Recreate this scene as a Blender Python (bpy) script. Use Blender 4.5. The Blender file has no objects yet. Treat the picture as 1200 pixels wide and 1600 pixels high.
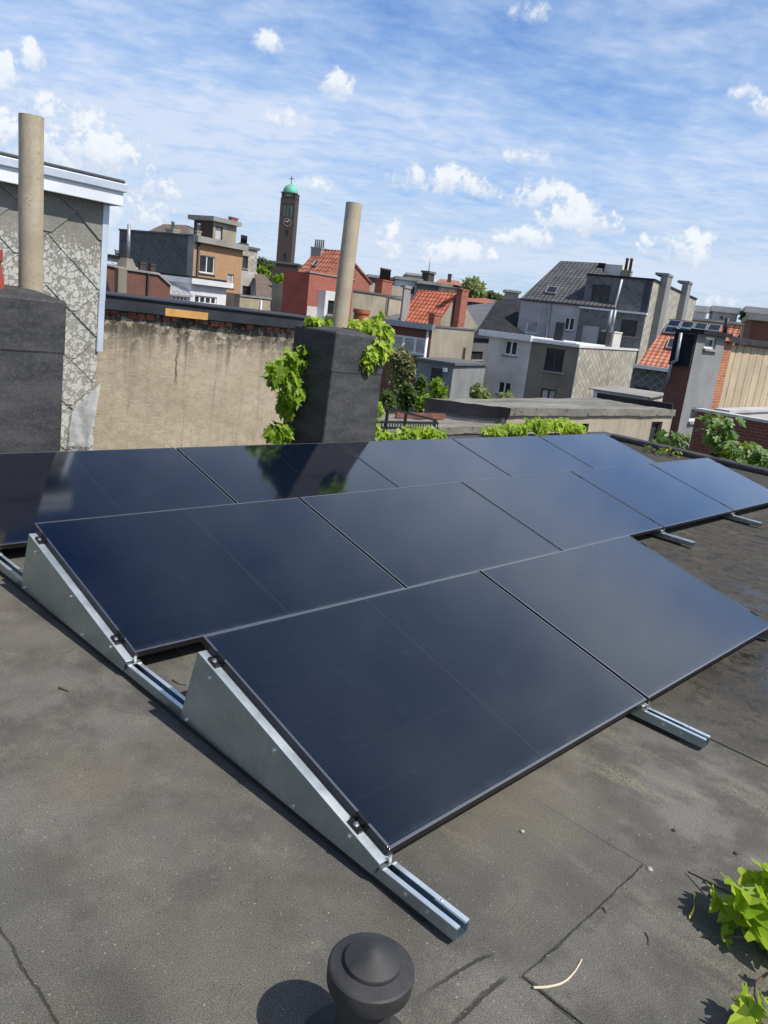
import bpy, math, random
from mathutils import Vector, Matrix
from math import radians as rad, sin, cos, pi
random.seed(7)
SC = bpy.context.scene
COL = SC.collection
V = Vector
# ------------------------------------------------------------------ camera (solved from the panel grid)
CAM = V((-1.688, -1.2945, 1.7548)); FPX = 1217.8
def cam_rot(yaw, pitch, roll):
    f = V((sin(yaw)*cos(pitch), cos(yaw)*cos(pitch), -sin(pitch)))
    r = V((cos(yaw), -sin(yaw), 0)); u = r.cross(f)
    R = cos(roll)*r + sin(roll)*u; U = -sin(roll)*r + cos(roll)*u
    return Matrix((R, U, -f)).transposed()
MR = cam_rot(0.836639, 0.252758, 0.143150)              # camera seen from the (slightly falling) roof plane
MG = cam_rot(0.836639, rad(14.5), rad(6.7))             # camera seen from true vertical
T = Matrix.Translation(CAM) @ (MG @ MR.inverted()).to_4x4() @ Matrix.Translation(-CAM)
def ray(M, x, y): return (M @ V(((x-600)/FPX, -(y-800)/FPX, -1))).normalized()
def r_onz(x, y, z=0.0):
    d = ray(MR, x, y); return CAM + d*((z-CAM.z)/d.z)
def r_ony(x, y, yy):
    d = ray(MR, x, y); return CAM + d*((yy-CAM.y)/d.y)
def r_onx(x, y, xx):
    d = ray(MR, x, y); return CAM + d*((xx-CAM.x)/d.x)
def at(x, y, D):
    d = ray(MG, x, y); return CAM + d*(D/math.hypot(d.x, d.y))
GROUND = -8.0
ROOF = []          # top-level objects that stand on the sloping roof
# ------------------------------------------------------------------ tagging
def tag(o, label=None, cat=None, group=None, kind=None):
    if label: o['label'] = label
    if cat: o['category'] = cat
    if group: o['group'] = group
    if kind: o['kind'] = kind
    return o
def empty(name, loc=(0, 0, 0), rz=0, roof=False):
    o = bpy.data.objects.new(name, None); COL.objects.link(o)
    o.location = loc; o.rotation_euler = (0, 0, rz); o.empty_display_size = .2
    if roof: ROOF.append(o)
    return o
# ------------------------------------------------------------------ mesh builder
class MB:
    def __init__(s): s.v = []; s.f = []; s.m = []; s.sm = []
    def poly(s, pts, m=0, smooth=False):
        n = len(s.v); s.v += [tuple(p) for p in pts]; s.f.append(tuple(range(n, n+len(pts)))); s.m.append(m); s.sm.append(smooth)
    def box(s, x0, x1, y0, y1, z0, z1, m=0, bev=0):
        if x0 > x1: x0, x1 = x1, x0
        if y0 > y1: y0, y1 = y1, y0
        if z0 > z1: z0, z1 = z1, z0
        p = [V((x, y, z)) for z in (z0, z1) for y in (y0, y1) for x in (x0, x1)]
        s.hexa(p, m)
    def hexa(s, p, m=0):
        n = len(s.v); s.v += [tuple(q) for q in p]
        for f in ((0, 2, 3, 1), (4, 5, 7, 6), (0, 1, 5, 4), (2, 6, 7, 3), (0, 4, 6, 2), (1, 3, 7, 5)):
            s.f.append(tuple(n+i for i in f)); s.m.append(m); s.sm.append(False)
    def prism(s, pts, vec, m=0, mside=None):
        pts = [V(p) for p in pts]; vec = V(vec); q = [p+vec for p in pts]; k = len(pts)
        s.poly(pts, m); s.poly(list(reversed(q)), m)
        for i in range(k): s.poly([pts[i], q[i], q[(i+1) % k], pts[(i+1) % k]], m if mside is None else mside)
    def bar(s, a, b, w, h, up=(0, 0, 1), m=0):
        a, b, up = V(a), V(b), V(up); d = (b-a).normalized(); x = d.cross(up)
        if x.length < 1e-5: x = d.cross(V((1, 0, 0)))
        x.normalize(); z = x.cross(d)
        s.hexa([p + x*i*w/2 + z*j*h/2 for j in (-1, 1) for p in (a, b) for i in (-1, 1)], m)
    def tube(s, pts, r, n=10, m=0, cap=True, smooth=True):
        pts = [V(p) for p in pts]; k = len(pts); rr = r if isinstance(r, (list, tuple)) else [r]*k
        base = len(s.v); ref = None
        for i, p in enumerate(pts):
            d = (pts[min(i+1, k-1)] - pts[max(i-1, 0)]).normalized()
            if ref is None: ref = d.cross(V((0, 0, 1)) if abs(d.z) < .9 else V((1, 0, 0))).normalized()
            x = (ref - d*ref.dot(d)).normalized(); ref = x; y = d.cross(x)
            for j in range(n):
                a = 2*pi*j/n; s.v.append(tuple(p + (x*cos(a)+y*sin(a))*rr[i]))
        for i in range(k-1):
            for j in range(n):
                a, b = base+i*n+j, base+i*n+(j+1) % n
                s.f.append((a, b, b+n, a+n)); s.m.append(m); s.sm.append(smooth)
        if cap:
            s.f.append(tuple(base+j for j in reversed(range(n)))); s.m.append(m); s.sm.append(False)
            s.f.append(tuple(base+(k-1)*n+j for j in range(n))); s.m.append(m); s.sm.append(False)
    def lathe(s, prof, c, n=48, m=0, smooth=True):
        c = V(c); base = len(s.v); k = len(prof)
        for (r, z) in prof:
            for j in range(n):
                a = 2*pi*j/n; s.v.append((c.x+r*cos(a), c.y+r*sin(a), c.z+z))
        for i in range(k-1):
            for j in range(n):
                a, b = base+i*n+j, base+i*n+(j+1) % n
                s.f.append((a, b, b+n, a+n)); s.m.append(m); s.sm.append(smooth)
        s.f.append(tuple(base+j for j in reversed(range(n)))); s.m.append(m); s.sm.append(False)
        s.f.append(tuple(base+(k-1)*n+j for j in range(n))); s.m.append(m); s.sm.append(False)
    def build(s, name, mats, parent=None, loc=None, bevel=0, roof=False, sharp=None):
        me = bpy.data.meshes.new(name)
        me.from_pydata(s.v, [], s.f); me.update()
        mats = mats if isinstance(mats, (list, tuple)) else [mats]
        for m in mats: me.materials.append(m)
        me.polygons.foreach_set('material_index', s.m)
        me.polygons.foreach_set('use_smooth', s.sm)
        uv = me.uv_layers.new(name='UVMap').data
        for p in me.polygons:                        # uv in metres: along the wall, up the wall / slope
            nrm = p.normal
            if abs(nrm.z) > .97: h, t = V((1, 0, 0)), V((0, 1, 0))
            else:
                h = V((0, 0, 1)).cross(nrm).normalized(); t = nrm.cross(h)
                if t.z < 0: t = -t
                if abs(h.x) > abs(h.y):
                    if h.x < 0: h = -h
                elif h.y < 0: h = -h
            for li in p.loop_indices:
                co = me.vertices[me.loops[li].vertex_index].co
                uv[li].uv = (co.dot(h), co.dot(t))
        o = bpy.data.objects.new(name, me); COL.objects.link(o)
        if loc is not None: o.location = loc
        if parent: o.parent = parent
        if bevel:
            b = o.modifiers.new('bevel', 'BEVEL'); b.width = bevel; b.segments = 2; b.limit_method = 'ANGLE'
        if sharp:
            try: me.set_sharp_from_angle(angle=rad(sharp))
            except Exception: pass
        if roof: ROOF.append(o)
        return o
# ------------------------------------------------------------------ node helper
class NB:
    def __init__(s, tree): s.t = tree; s.n = tree.nodes; s.l = tree.links
    def put(s, sock, val):
        if val is None: return
        if isinstance(val, bpy.types.NodeSocket): s.l.new(val, sock)
        else:
            if hasattr(sock.default_value, '__len__') and not hasattr(val, '__len__'): val = (val,)*len(sock.default_value)
            if hasattr(sock.default_value, '__len__') and len(sock.default_value) == 4 and len(val) == 3: val = (*val, 1)
            sock.default_value = val
    def __call__(s, typ, ins={}, **props):
        nd = s.n.new('ShaderNode'+typ)
        for k, v in props.items(): setattr(nd, k, v)
        for k, v in ins.items(): s.put(nd.inputs[k], v)
        return nd
    def m(s, op, a, b=None, c=None, clamp=False):
        nd = s.n.new('ShaderNodeMath'); nd.operation = op; nd.use_clamp = clamp
        s.put(nd.inputs[0], a); s.put(nd.inputs[1], b); s.put(nd.inputs[2], c)
        return nd.outputs[0]
    def vm(s, op, a, b=None):
        nd = s.n.new('ShaderNodeVectorMath'); nd.operation = op
        s.put(nd.inputs[0], a)
        if b is not None: s.put(nd.inputs[1], b)
        return nd.outputs['Value'] if op in ('DOT_PRODUCT', 'LENGTH', 'DISTANCE') else nd.outputs['Vector']
    def scale(s, v, k):
        nd = s.n.new('ShaderNodeVectorMath'); nd.operation = 'SCALE'; s.put(nd.inputs[0], v); s.put(nd.inputs['Scale'], k); return nd.outputs[0]
    def mix(s, f, a, b, mode='MIX'):
        nd = s.n.new('ShaderNodeMix'); nd.data_type = 'RGBA'; nd.blend_type = mode
        s.put(nd.inputs[0], f); s.put(nd.inputs[6], a); s.put(nd.inputs[7], b)
        return nd.outputs[2]
    def ramp(s, f, lo, hi, a=0.0, b=1.0, smooth=True):
        nd = s.n.new('ShaderNodeMapRange'); nd.interpolation_type = 'SMOOTHSTEP' if smooth else 'LINEAR'
        s.put(nd.inputs[0], f); s.put(nd.inputs[1], lo); s.put(nd.inputs[2], hi); s.put(nd.inputs[3], a); s.put(nd.inputs[4], b)
        return nd.outputs[0]
    def noise(s, vec, scale, detail=4, rough=.55, dist=0):
        nd = s('TexNoise', {'Vector': vec, 'Scale': scale, 'Detail': detail, 'Roughness': rough, 'Distortion': dist}); return nd.outputs[0]
    def sep(s, v):
        nd = s('SeparateXYZ', {0: v}); return nd.outputs
    def comb(s, x, y, z=0.0):
        nd = s('CombineXYZ', {0: x, 1: y, 2: z}); return nd.outputs[0]
MATS = {}
def newmat(name):
    m = bpy.data.materials.new(name); m.use_nodes = True
    nb = NB(m.node_tree); b = m.node_tree.nodes['Principled BSDF']; MATS[name] = m
    tc = nb('TexCoord')
    return m, nb, b, tc.outputs['Object'], tc.outputs['UV']
def finish(nb, b, col=None, rough=None, metal=None, height=None, bump=.3, dist=.01, spec=None):
    if col is not None: nb.put(b.inputs['Base Color'], col)
    if rough is not None: nb.put(b.inputs['Roughness'], rough)
    if metal is not None: nb.put(b.inputs['Metallic'], metal)
    if spec is not None: nb.put(b.inputs['Specular IOR Level'], spec)
    if height is not None:
        bp = nb('Bump', {'Height': height, 'Strength': bump, 'Distance': dist}); nb.l.new(bp.outputs[0], b.inputs['Normal'])
def c3(c, k=1): return (c[0]*k, c[1]*k, c[2]*k, 1)
def m_plain(name, c, rough=.6, metal=0, var=.25, scale=6, bump=.15, fine=60, spec=None):
    m, nb, b, ob, uv = newmat(name)
    n1 = nb.noise(ob, scale, 5); n2 = nb.noise(ob, fine, 3)
    f = nb.ramp(n1, .3, .7)
    col = nb.mix(f, c3(c, 1-var), c3(c, 1+var))
    col = nb.mix(nb.ramp(n2, .35, .7, 0, .35), col, c3(c, 1-var*1.3))
    finish(nb, b, col, nb.ramp(n1, .2, .8, max(rough-.08, .02), min(rough+.1, 1)), metal, n2, bump, .004, spec)
    return m
def m_render(name, c, stain=(.12, .11, .09), amt=.5, scale=.7, rough=.9):
    """rendered / concrete wall: mottled, with vertical run-off streaks"""
    m, nb, b, ob, uv = newmat(name)
    x, y, z = nb.sep(uv)
    n1 = nb.noise(ob, scale, 6, .6); n3 = nb.noise(ob, 14, 4, .65)
    st = nb.noise(nb.comb(nb.m('MULTIPLY', x, 2.6), nb.m('MULTIPLY', y, .22), 0.0), 1.0, 6, .65)
    col = nb.mix(nb.ramp(n1, .3, .72), c3(c, .78), c3(c, 1.15))
    col = nb.mix(nb.ramp(n3, .3, .75, 0, .5), col, c3(c, .72))
    col = nb.mix(nb.m('MULTIPLY', nb.ramp(st, .5, .78), amt), col, c3(stain))
    finish(nb, b, col, rough, 0, nb.m('ADD', n3, nb.m('MULTIPLY', n1, .5)), .35, .02)
    return m
def m_brick(name, c1, c2, mortar=(.33, .3, .26), w=.21, h=.068, stain=.35):
    m, nb, b, ob, uv = newmat(name)
    wob = nb.scale(nb('TexNoise', {'Vector': uv, 'Scale': 3.0}).outputs['Color'], .012)
    br = nb('TexBrick', {'Vector': nb.vm('ADD', uv, wob), 'Color1': c3(c1), 'Color2': c3(c2), 'Mortar': c3(mortar), 'Scale': 1.0, 'Mortar Size': .006,
                         'Mortar Smooth': .2, 'Bias': 0.0, 'Brick Width': w, 'Row Height': h})
    n1 = nb.noise(ob, .9, 6, .62); n2 = nb.noise(ob, 9, 4, .6)
    col = nb.mix(nb.ramp(n1, .4, .75, 0, stain), br.outputs[0], (.045, .036, .03, 1))
    col = nb.mix(nb.ramp(n2, .45, .75, 0, .4), col, c3(c1, 1.35))
    finish(nb, b, col, .88, 0, nb.m('SUBTRACT', nb.m('MULTIPLY', n2, .4), br.outputs['Fac']), .5, .01)
    return m
def m_tile(name, c1, c2, rw=.25, rh=.33, dirt=.3, ribbed=True):
    """pantiles: one roll per tile across, one lap per course up the slope"""
    m, nb, b, ob, uv = newmat(name)
    x, y, z = nb.sep(uv)
    row = nb.m('DIVIDE', y, rh); fr = nb.m('FRACT', row)
    cx = nb.m('DIVIDE', x, rw); fx = nb.m('FRACT', cx)
    cell = nb.comb(nb.m('FLOOR', cx), nb.m('FLOOR', row), 0.0)
    wn = nb('TexWhiteNoise', {'Vector': cell}, noise_dimensions='3D').outputs['Value']
    n1 = nb.noise(ob, .8, 5, .6)
    col = nb.mix(nb.ramp(wn, 0, 1, 0, 1, False), c3(c1), c3(c2))
    col = nb.mix(nb.ramp(n1, .42, .75, 0, dirt), col, c3(c1, .35))
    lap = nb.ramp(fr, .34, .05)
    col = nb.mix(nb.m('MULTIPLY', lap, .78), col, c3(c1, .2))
    roll = nb.m('SINE', nb.m('MULTIPLY', fx, 6.2832))
    hgt = nb.m('ADD', nb.m('MULTIPLY', roll, .5), nb.m('MULTIPLY', fr, -.9))
    finish(nb, b, col, .7, 0, hgt, .8 if ribbed else .4, .05)
    return m
def m_diamond(name, c, edge, a=.3, stain=(.3, .29, .26), sa=.3, var=.25, rough=.7, asp=.85):
    """fibre-cement slates laid on the point"""
    m, nb, b, ob, uv = newmat(name)
    x, y, z = nb.sep(uv)
    p = nb.m('DIVIDE', nb.m('ADD', nb.m('MULTIPLY', x, asp), y), a); q = nb.m('DIVIDE', nb.m('SUBTRACT', y, nb.m('MULTIPLY', x, asp)), a)
    fp, fq = nb.m('FRACT', p), nb.m('FRACT', q)
    wn = nb('TexWhiteNoise', {'Vector': nb.comb(nb.m('FLOOR', p), nb.m('FLOOR', q), 0.0)}, noise_dimensions='3D').outputs['Value']
    n1 = nb.noise(ob, .9, 6, .65); n2 = nb.noise(ob, 8, 5, .7)
    col = nb.mix(wn, c3(c, 1-var), c3(c, 1+var))
    col = nb.mix(nb.ramp(n1, .4, .7, 0, sa), col, c3(stain))
    col = nb.mix(nb.ramp(n2, .5, .75, 0, sa), col, c3(stain, .8))
    e = nb.m('MAXIMUM', nb.m('LESS_THAN', fp, .13), nb.m('LESS_THAN', fq, .1))
    col = nb.mix(nb.m('MULTIPLY', e, .75), col, c3(edge))
    finish(nb, b, col, rough, 0, nb.m('ADD', fp, fq), .5, .012)
    return m
def m_leaf(name, c1, c2, trans=.45, rough=.45):
    m, nb, b, ob, uv = newmat(name)
    g = nb('NewGeometry').outputs['Random Per Island']
    n = nb.noise(ob, 3.0, 2)
    col = nb.mix(g, c3(c1), c3(c2)); col = nb.mix(nb.ramp(n, .3, .7, 0, .5), col, c3(c1, .75))
    finish(nb, b, col, rough, 0)
    tr = nb('BsdfTranslucent', {'Color': nb.mix(.5, col, (.42, .55, .05, 1))})
    mx = nb('MixShader', {0: trans, 1: b.outputs[0], 2: tr.outputs[0]})
    nb.l.new(mx.outputs[0], m.node_tree.nodes['Material Output'].inputs[0])
    return m

# ------------------------------------------------------------------ materials
def m_bitumen_roof():
    m, nb, b, ob, uv = newmat('roof_bitumen')
    x, y, z = nb.sep(ob)
    big = nb.noise(nb.vm('ADD', ob, (1.2, .4, 0)), .6, 5, .6); mid = nb.noise(ob, 2.6, 6, .62); fine = nb.noise(ob, 60, 6, .78); grit = nb.noise(ob, 240, 4, .8)
    col = nb.mix(nb.ramp(big, .35, .65), (.084, .082, .077, 1), (.152, .147, .135, 1))
    col = nb.mix(nb.ramp(mid, .42, .6, 0, .8), col, (.066, .063, .057, 1))
    blot = nb.noise(nb.vm('ADD', ob, (8, 1, 3)), 5.5, 7, .72)
    col = nb.mix(nb.ramp(blot, .52, .66, 0, .5), col, (.06, .057, .05, 1))
    col = nb.mix(nb.ramp(blot, .46, .34, 0, .45), col, (.185, .175, .152, 1))
    col = nb.mix(nb.ramp(nb.noise(nb.vm('ADD', ob, (7, 3, 0)), 1.1, 6, .6), .48, .68, 0, .6), col, (.165, .15, .118, 1))   # dusty, mossy tint
    # roof membrane: strips run along y, dirt collects at their laps
    wob = nb.m('ADD', nb.m('MULTIPLY', nb.m('SUBTRACT', nb.noise(ob, 5, 5, .65), .5), .035), nb.m('MULTIPLY', nb.m('SUBTRACT', nb.noise(ob, 55, 4, .7), .5), .016))
    xw = nb.m('ADD', x, wob); yw = nb.m('ADD', y, wob)
    def line(v, at_, w): return nb.ramp(nb.m('ABSOLUTE', nb.m('SUBTRACT', v, at_)), w, w*.3, 0, 1)
    seams = None
    for s_ in (-.99, 1.96, 2.95, 3.95, 4.95, 6.9, 8.9):
        l = line(xw, s_, .007); seams = l if seams is None else nb.m('MAXIMUM', seams, l)
    inx = nb.m('MULTIPLY', nb.ramp(x, .02, .06), nb.ramp(x, .83, .79))
    seams = nb.m('MAXIMUM', seams, nb.m('MULTIPLY', line(yw, -.5, .0055), inx))
    iny = nb.m('MULTIPLY', nb.ramp(y, -.52, -.5), nb.ramp(y, -.3, -.4))
    seams = nb.m('MAXIMUM', seams, nb.m('MULTIPLY', line(xw, .81, .0028), nb.m('MULTIPLY', nb.ramp(y, -.53, -.5), nb.ramp(y, .1, -.3))))
    seams = nb.m('MAXIMUM', seams, nb.m('MULTIPLY', line(xw, .045, .01), nb.ramp(y, -.48, -.5)))
    bleed = nb.m('MULTIPLY', line(nb.m('ADD', yw, nb.m('MULTIPLY', x, .12)), -.385, .009), nb.m('MULTIPLY', nb.ramp(x, -.3, -.1), nb.ramp(x, .06, .02)))
    bleed2 = nb.m('MULTIPLY', line(nb.m('ADD', yw, nb.m('MULTIPLY', x, .0)), -.47, .011), nb.m('MULTIPLY', nb.ramp(x, -.5, -.2), nb.ramp(x, .03, -.02)))
    seams = nb.m('MAXIMUM', seams, nb.m('MAXIMUM', bleed, bleed2))
    warm = nb.m('MULTIPLY', nb.m('MULTIPLY', nb.ramp(xw, -.86, -.7), nb.ramp(xw, .0, -.22)), nb.ramp(nb.noise(nb.vm('ADD', ob, (5, 2, 7)), 2.2, 7, .68), .36, .62))
    col = nb.mix(nb.m('MULTIPLY', warm, .42), col, (.168, .152, .125, 1))
    cool = nb.m('MULTIPLY', nb.ramp(xw, -.7, -.95), nb.ramp(y, .2, .9))
    col = nb.mix(nb.m('MULTIPLY', cool, .6), col, (.15, .15, .148, 1))
    gb = nb.noise(nb.comb(nb.m('MULTIPLY', x, 2.3), nb.m('MULTIPLY', y, .55), 3.0), 1.5, 6, .65)
    gran = nb.m('MULTIPLY', nb.m('MULTIPLY', nb.ramp(gb, .48, .62), nb.ramp(fine, .42, .56)), nb.ramp(x, .1, .3))
    col = nb.mix(nb.m('MULTIPLY', gran, .75), col, (.235, .22, .16, 1))
    strip = nb('TexWhiteNoise', {'W': nb.m('FLOOR', nb.m('ADD', xw, .04))}, noise_dimensions='1D').outputs['Value']
    col = nb.mix(nb.ramp(strip, 0, 1, 0, .45, False), col, (.075, .073, .07, 1))
    # darker strip of the lap left of the array
    lap = nb.m('MULTIPLY', nb.ramp(xw, -.99, -.985), nb.ramp(xw, -.8, -.9))
    col = nb.mix(nb.m('MULTIPLY', lap, .45), col, (.085, .083, .078, 1))
    patch = nb.m('MULTIPLY', nb.m('MULTIPLY', nb.ramp(yw, -.5, -.49), nb.ramp(yw, .1, -.3)), inx)
    col = nb.mix(nb.m('MULTIPLY', patch, .4), col, (.095, .092, .088, 1))
    # silt and damp on the far right of the roof
    mud = nb.m('MULTIPLY', nb.ramp(x, 1.3, 2.9), nb.ramp(nb.noise(nb.comb(nb.m('MULTIPLY', x, .45), nb.m('MULTIPLY', y, 1.6)), 1.7, 9, .76), .2, .46))
    mud = nb.m('MAXIMUM', nb.m('MULTIPLY', mud, nb.ramp(y, 1.9, 1.4)), nb.ramp(x, 9.6, 10.6))
    col = nb.mix(nb.m('MULTIPLY', mud, .85), col, (.038, .034, .028, 1))
    clod = nb.m('MULTIPLY', nb.ramp(nb.noise(ob, 9, 8, .78), .53, .6), nb.ramp(x, 1.4, 3.0))
    col = nb.mix(nb.m('MULTIPLY', clod, .7), col, (.026, .023, .019, 1))
    moss = nb.m('MULTIPLY', nb.ramp(nb.noise(nb.vm('ADD', ob, (3, 9, 1)), 2.1, 5, .65), .56, .68), nb.ramp(grit, .42, .6))
    col = nb.mix(nb.m('MULTIPLY', moss, .5), col, (.15, .14, .085, 1))
    col = nb.mix(nb.m('MULTIPLY', nb.m('MULTIPLY', seams, .85), nb.ramp(nb.noise(ob, 13, 4, .6), .3, .5, .45, 1.0)), col, (.028, .027, .026, 1))
    col = nb.mix(nb.ramp(fine, .5, .74, 0, .45), col, (.07, .066, .06, 1))
    col = nb.mix(nb.ramp(grit, .4, .6), nb.mix(1.0, col, (.55, .55, .55, 1), 'MULTIPLY'), nb.mix(1.0, col, (1.5, 1.47, 1.4, 1), 'MULTIPLY'))
    vo = nb('TexVoronoi', {'Vector': ob, 'Scale': 26.0, 'Randomness': 1.0})
    speck = nb.m('MULTIPLY', nb.m('LESS_THAN', vo.outputs['Distance'], .055), nb.m('GREATER_THAN', nb.sep(vo.outputs['Color'])[0], .62))
    col = nb.mix(nb.m('MULTIPLY', speck, .75), col, (.5, .47, .4, 1))
    vo2 = nb('TexVoronoi', {'Vector': ob, 'Scale': 70.0, 'Randomness': 1.0})
    sp2 = nb.m('MULTIPLY', nb.m('LESS_THAN', vo2.outputs['Distance'], .13), nb.m('GREATER_THAN', nb.sep(vo2.outputs['Color'])[0], .86))
    col = nb.mix(nb.m('MULTIPLY', sp2, .6), col, (.42, .4, .35, 1))
    dk = nb.m('MULTIPLY', nb.m('LESS_THAN', vo2.outputs['Distance'], .2), nb.m('LESS_THAN', nb.sep(vo2.outputs['Color'])[0], .08))
    col = nb.mix(nb.m('MULTIPLY', dk, .7), col, (.03, .028, .025, 1))
    wet = nb.m('MULTIPLY', nb.m('MULTIPLY', nb.ramp(x, 2.3, 3.2), nb.ramp(y, 1.0, .3)), nb.ramp(nb.noise(nb.vm('ADD', ob, (1, 1, 0)), 2.3, 7, .72), .44, .53))
    col = nb.mix(nb.m('MULTIPLY', wet, .8), col, (.022, .021, .02, 1))
    rough = nb.ramp(wet, 0, 1, .88, .26)
    h = nb.m('ADD', nb.m('ADD', nb.m('MULTIPLY', grit, .12), nb.m('MULTIPLY', fine, .3)), nb.m('ADD', nb.m('MULTIPLY', clod, .9), nb.m('MULTIPLY', seams, -.8)))
    finish(nb, b, col, rough, 0, h, .6, .009, .35)
    return m
M_ROOF = m_bitumen_roof()
def m_panel():
    m, nb, b, ob, uv = newmat('solar_glass')
    x, y, z = nb.sep(ob)
    def near(v, c, w): return nb.m('LESS_THAN', nb.m('ABSOLUTE', nb.m('SUBTRACT', v, c)), w)
    mid = near(x, 0.91, .0022)
    fy = nb.m('FRACT', nb.m('DIVIDE', nb.m('ADD', y, -.02), .1823))
    rows = nb.m('LESS_THAN', fy, .012)
    bus = nb.m('LESS_THAN', nb.m('FRACT', nb.m('DIVIDE', x, .0152)), .07)
    oi = nb('ObjectInfo').outputs['Random']
    n = nb.noise(ob, 3.2, 4, .6)
    base = nb.mix(nb.ramp(n, .3, .7), (.0015, .0034, .0105, 1), (.002, .0045, .0135, 1))
    base = nb.mix(nb.m('MULTIPLY', nb.m('MAXIMUM', mid, nb.m('MULTIPLY', rows, .45)), .75), base, (.026, .03, .042, 1))
    base = nb.mix(nb.m('MULTIPLY', bus, .05), base, (.03, .035, .05, 1))
    dust = nb.m('MULTIPLY', nb.ramp(nb.noise(ob, 7, 6, .7), .55, .75), .014)
    drips = nb.m('MULTIPLY', nb.ramp(nb.noise(nb.comb(nb.m('MULTIPLY', x, 30), nb.m('MULTIPLY', y, 2.0)), 1.0, 3), .62, .75), .008)
    edge = nb.m('MULTIPLY', nb.ramp(y, .05, .012), nb.ramp(nb.noise(nb.comb(nb.m('MULTIPLY', x, 5), y, 0.0), 2.0, 5, .7), .35, .65, .0, .035))
    base = nb.mix(nb.m('MAXIMUM', edge, nb.m('ADD', dust, drips)), base, (.4, .42, .46, 1))
    smear = nb.noise(ob, 1.4, 5, .6)
    finish(nb, b, base, nb.ramp(smear, .3, .7, .07, .11), 0, nb.noise(ob, 420, 2), .02, .001)
    b.inputs['IOR'].default_value = 1.38; b.inputs['Coat Weight'].default_value = 1.0; b.inputs['Coat Roughness'].default_value = .09; b.inputs['Coat IOR'].default_value = 1.4
    return m
M_GLASS = m_panel()
M_FRAME = m_plain('black_anodised', (.013, .013, .014), .42, 0, .15, 8, .02, spec=.3)
M_LIP = m_plain('frame_lip_sky_glare', (.05, .05, .052), .2, 0, .1, 8, .01); M_LIP.node_tree.nodes['Principled BSDF'].inputs['IOR'].default_value = 3.2  # paler, glossier copy of the black frame: sky glare put into its colour
M_BACK = m_plain('panel_backsheet', (.02, .02, .022), .6, 0, .2)
def m_galv():
    m, nb, b, ob, uv = newmat('galvanised_steel')
    vo = nb('TexVoronoi', {'Vector': ob, 'Scale': 26.0}); n = nb.noise(ob, 4, 5, .65); s = nb.noise(ob, 17, 5, .7)
    v = nb.sep(vo.outputs['Color'])[0]
    col = nb.mix(v, (.35, .44, .5, 1), (.39, .48, .54, 1)); col = nb.mix(nb.ramp(n, .4, .7, 0, .45), col, (.28, .37, .43, 1))
    col = nb.mix(nb.ramp(s, .6, .72, 0, .2), col, (.75, .77, .78, 1))
    finish(nb, b, col, nb.ramp(n, .3, .7, .22, .34), .95)
    return m
M_GALV = m_galv()
def m_galv_glare():  # paler copy of the galvanised steel, sky glare put into its colour
    m, nb, b, ob, uv = newmat('galvanised_sky_glare'); n = nb.noise(ob, 6, 4, .6)
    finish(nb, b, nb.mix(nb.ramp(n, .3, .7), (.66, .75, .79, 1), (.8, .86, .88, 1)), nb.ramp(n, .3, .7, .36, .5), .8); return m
M_GALV_GLARE = m_galv_glare()
M_STEEL = m_plain('bright_steel', (.62, .64, .65), .3, .9, .1)
M_RUBBER = m_plain('black_rubber', (.014, .014, .015), .75, 0, .3)
def m_chimney():
    m, nb, b, ob, uv = newmat('chimney_bitumen')
    x, y, z = nb.sep(ob)
    n1 = nb.noise(nb.comb(nb.m('MULTIPLY', x, 1.2), nb.m('MULTIPLY', y, 1.2), nb.m('MULTIPLY', z, 3.2)), 2.2, 6, .62)
    n2 = nb.noise(ob, 38, 5, .72); g = nb.noise(ob, 190, 2, .7)
    col = nb.mix(nb.ramp(n1, .32, .7), (.03, .031, .034, 1), (.076, .076, .078, 1))
    col = nb.mix(nb.ramp(n2, .46, .72, 0, .55), col, (.12, .118, .116, 1))
    col = nb.mix(nb.ramp(g, .5, .72, 0, .6), col, (.016, .016, .018, 1))
    finish(nb, b, col, nb.ramp(n1, .3, .7, .6, .8), 0, nb.m('ADD', nb.m('MULTIPLY', n2, .6), nb.m('MULTIPLY', g, .4)), .55, .012, .4)
    return m
M_CHIM = m_chimney()
def m_flue():
    m, nb, b, ob, uv = newmat('fibre_cement_flue')
    x, y, z = nb.sep(ob)
    n1 = nb.noise(ob, 3.2, 5, .6); n2 = nb.noise(ob, 55, 4, .7)
    vo = nb('TexVoronoi', {'Vector': ob, 'Scale': 17.0}); 
    pit = nb.m('MULTIPLY', nb.m('LESS_THAN', vo.outputs['Distance'], .1), nb.m('GREATER_THAN', nb.sep(vo.outputs['Color'])[1], .55))
    col = nb.mix(nb.ramp(n1, .3, .7), (.35, .295, .21, 1), (.48, .415, .305, 1))
    col = nb.mix(nb.ramp(n2, .42, .7, 0, .5), col, (.27, .24, .19, 1)); col = nb.mix(nb.m('MULTIPLY', pit, .7), col, (.12, .1, .08, 1))
    streak = nb.noise(nb.comb(nb.m('MULTIPLY', x, 16), nb.m('MULTIPLY', y, 16), nb.m('MULTIPLY', z, .7)), 1.0, 4, .6)
    col = nb.mix(nb.ramp(streak, .52, .75, 0, .45), col, (.24, .15, .07, 1))
    finish(nb, b, col, .9, 0, n2, .3, .005)
    return m
M_FLUE = m_flue()
M_TERRA = m_plain('terracotta', (.36, .1, .045), .75, 0, .3, 7, .2)
M_POTRED = m_plain('red_clay_pot', (.34, .055, .035), .7, 0, .3, 7, .2)
M_POTBR = m_plain('dark_clay_pot', (.16, .06, .04), .8, 0, .3, 7, .2)
M_SOOT = m_plain('soot', (.012, .011, .01), .95, 0, .2)
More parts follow.
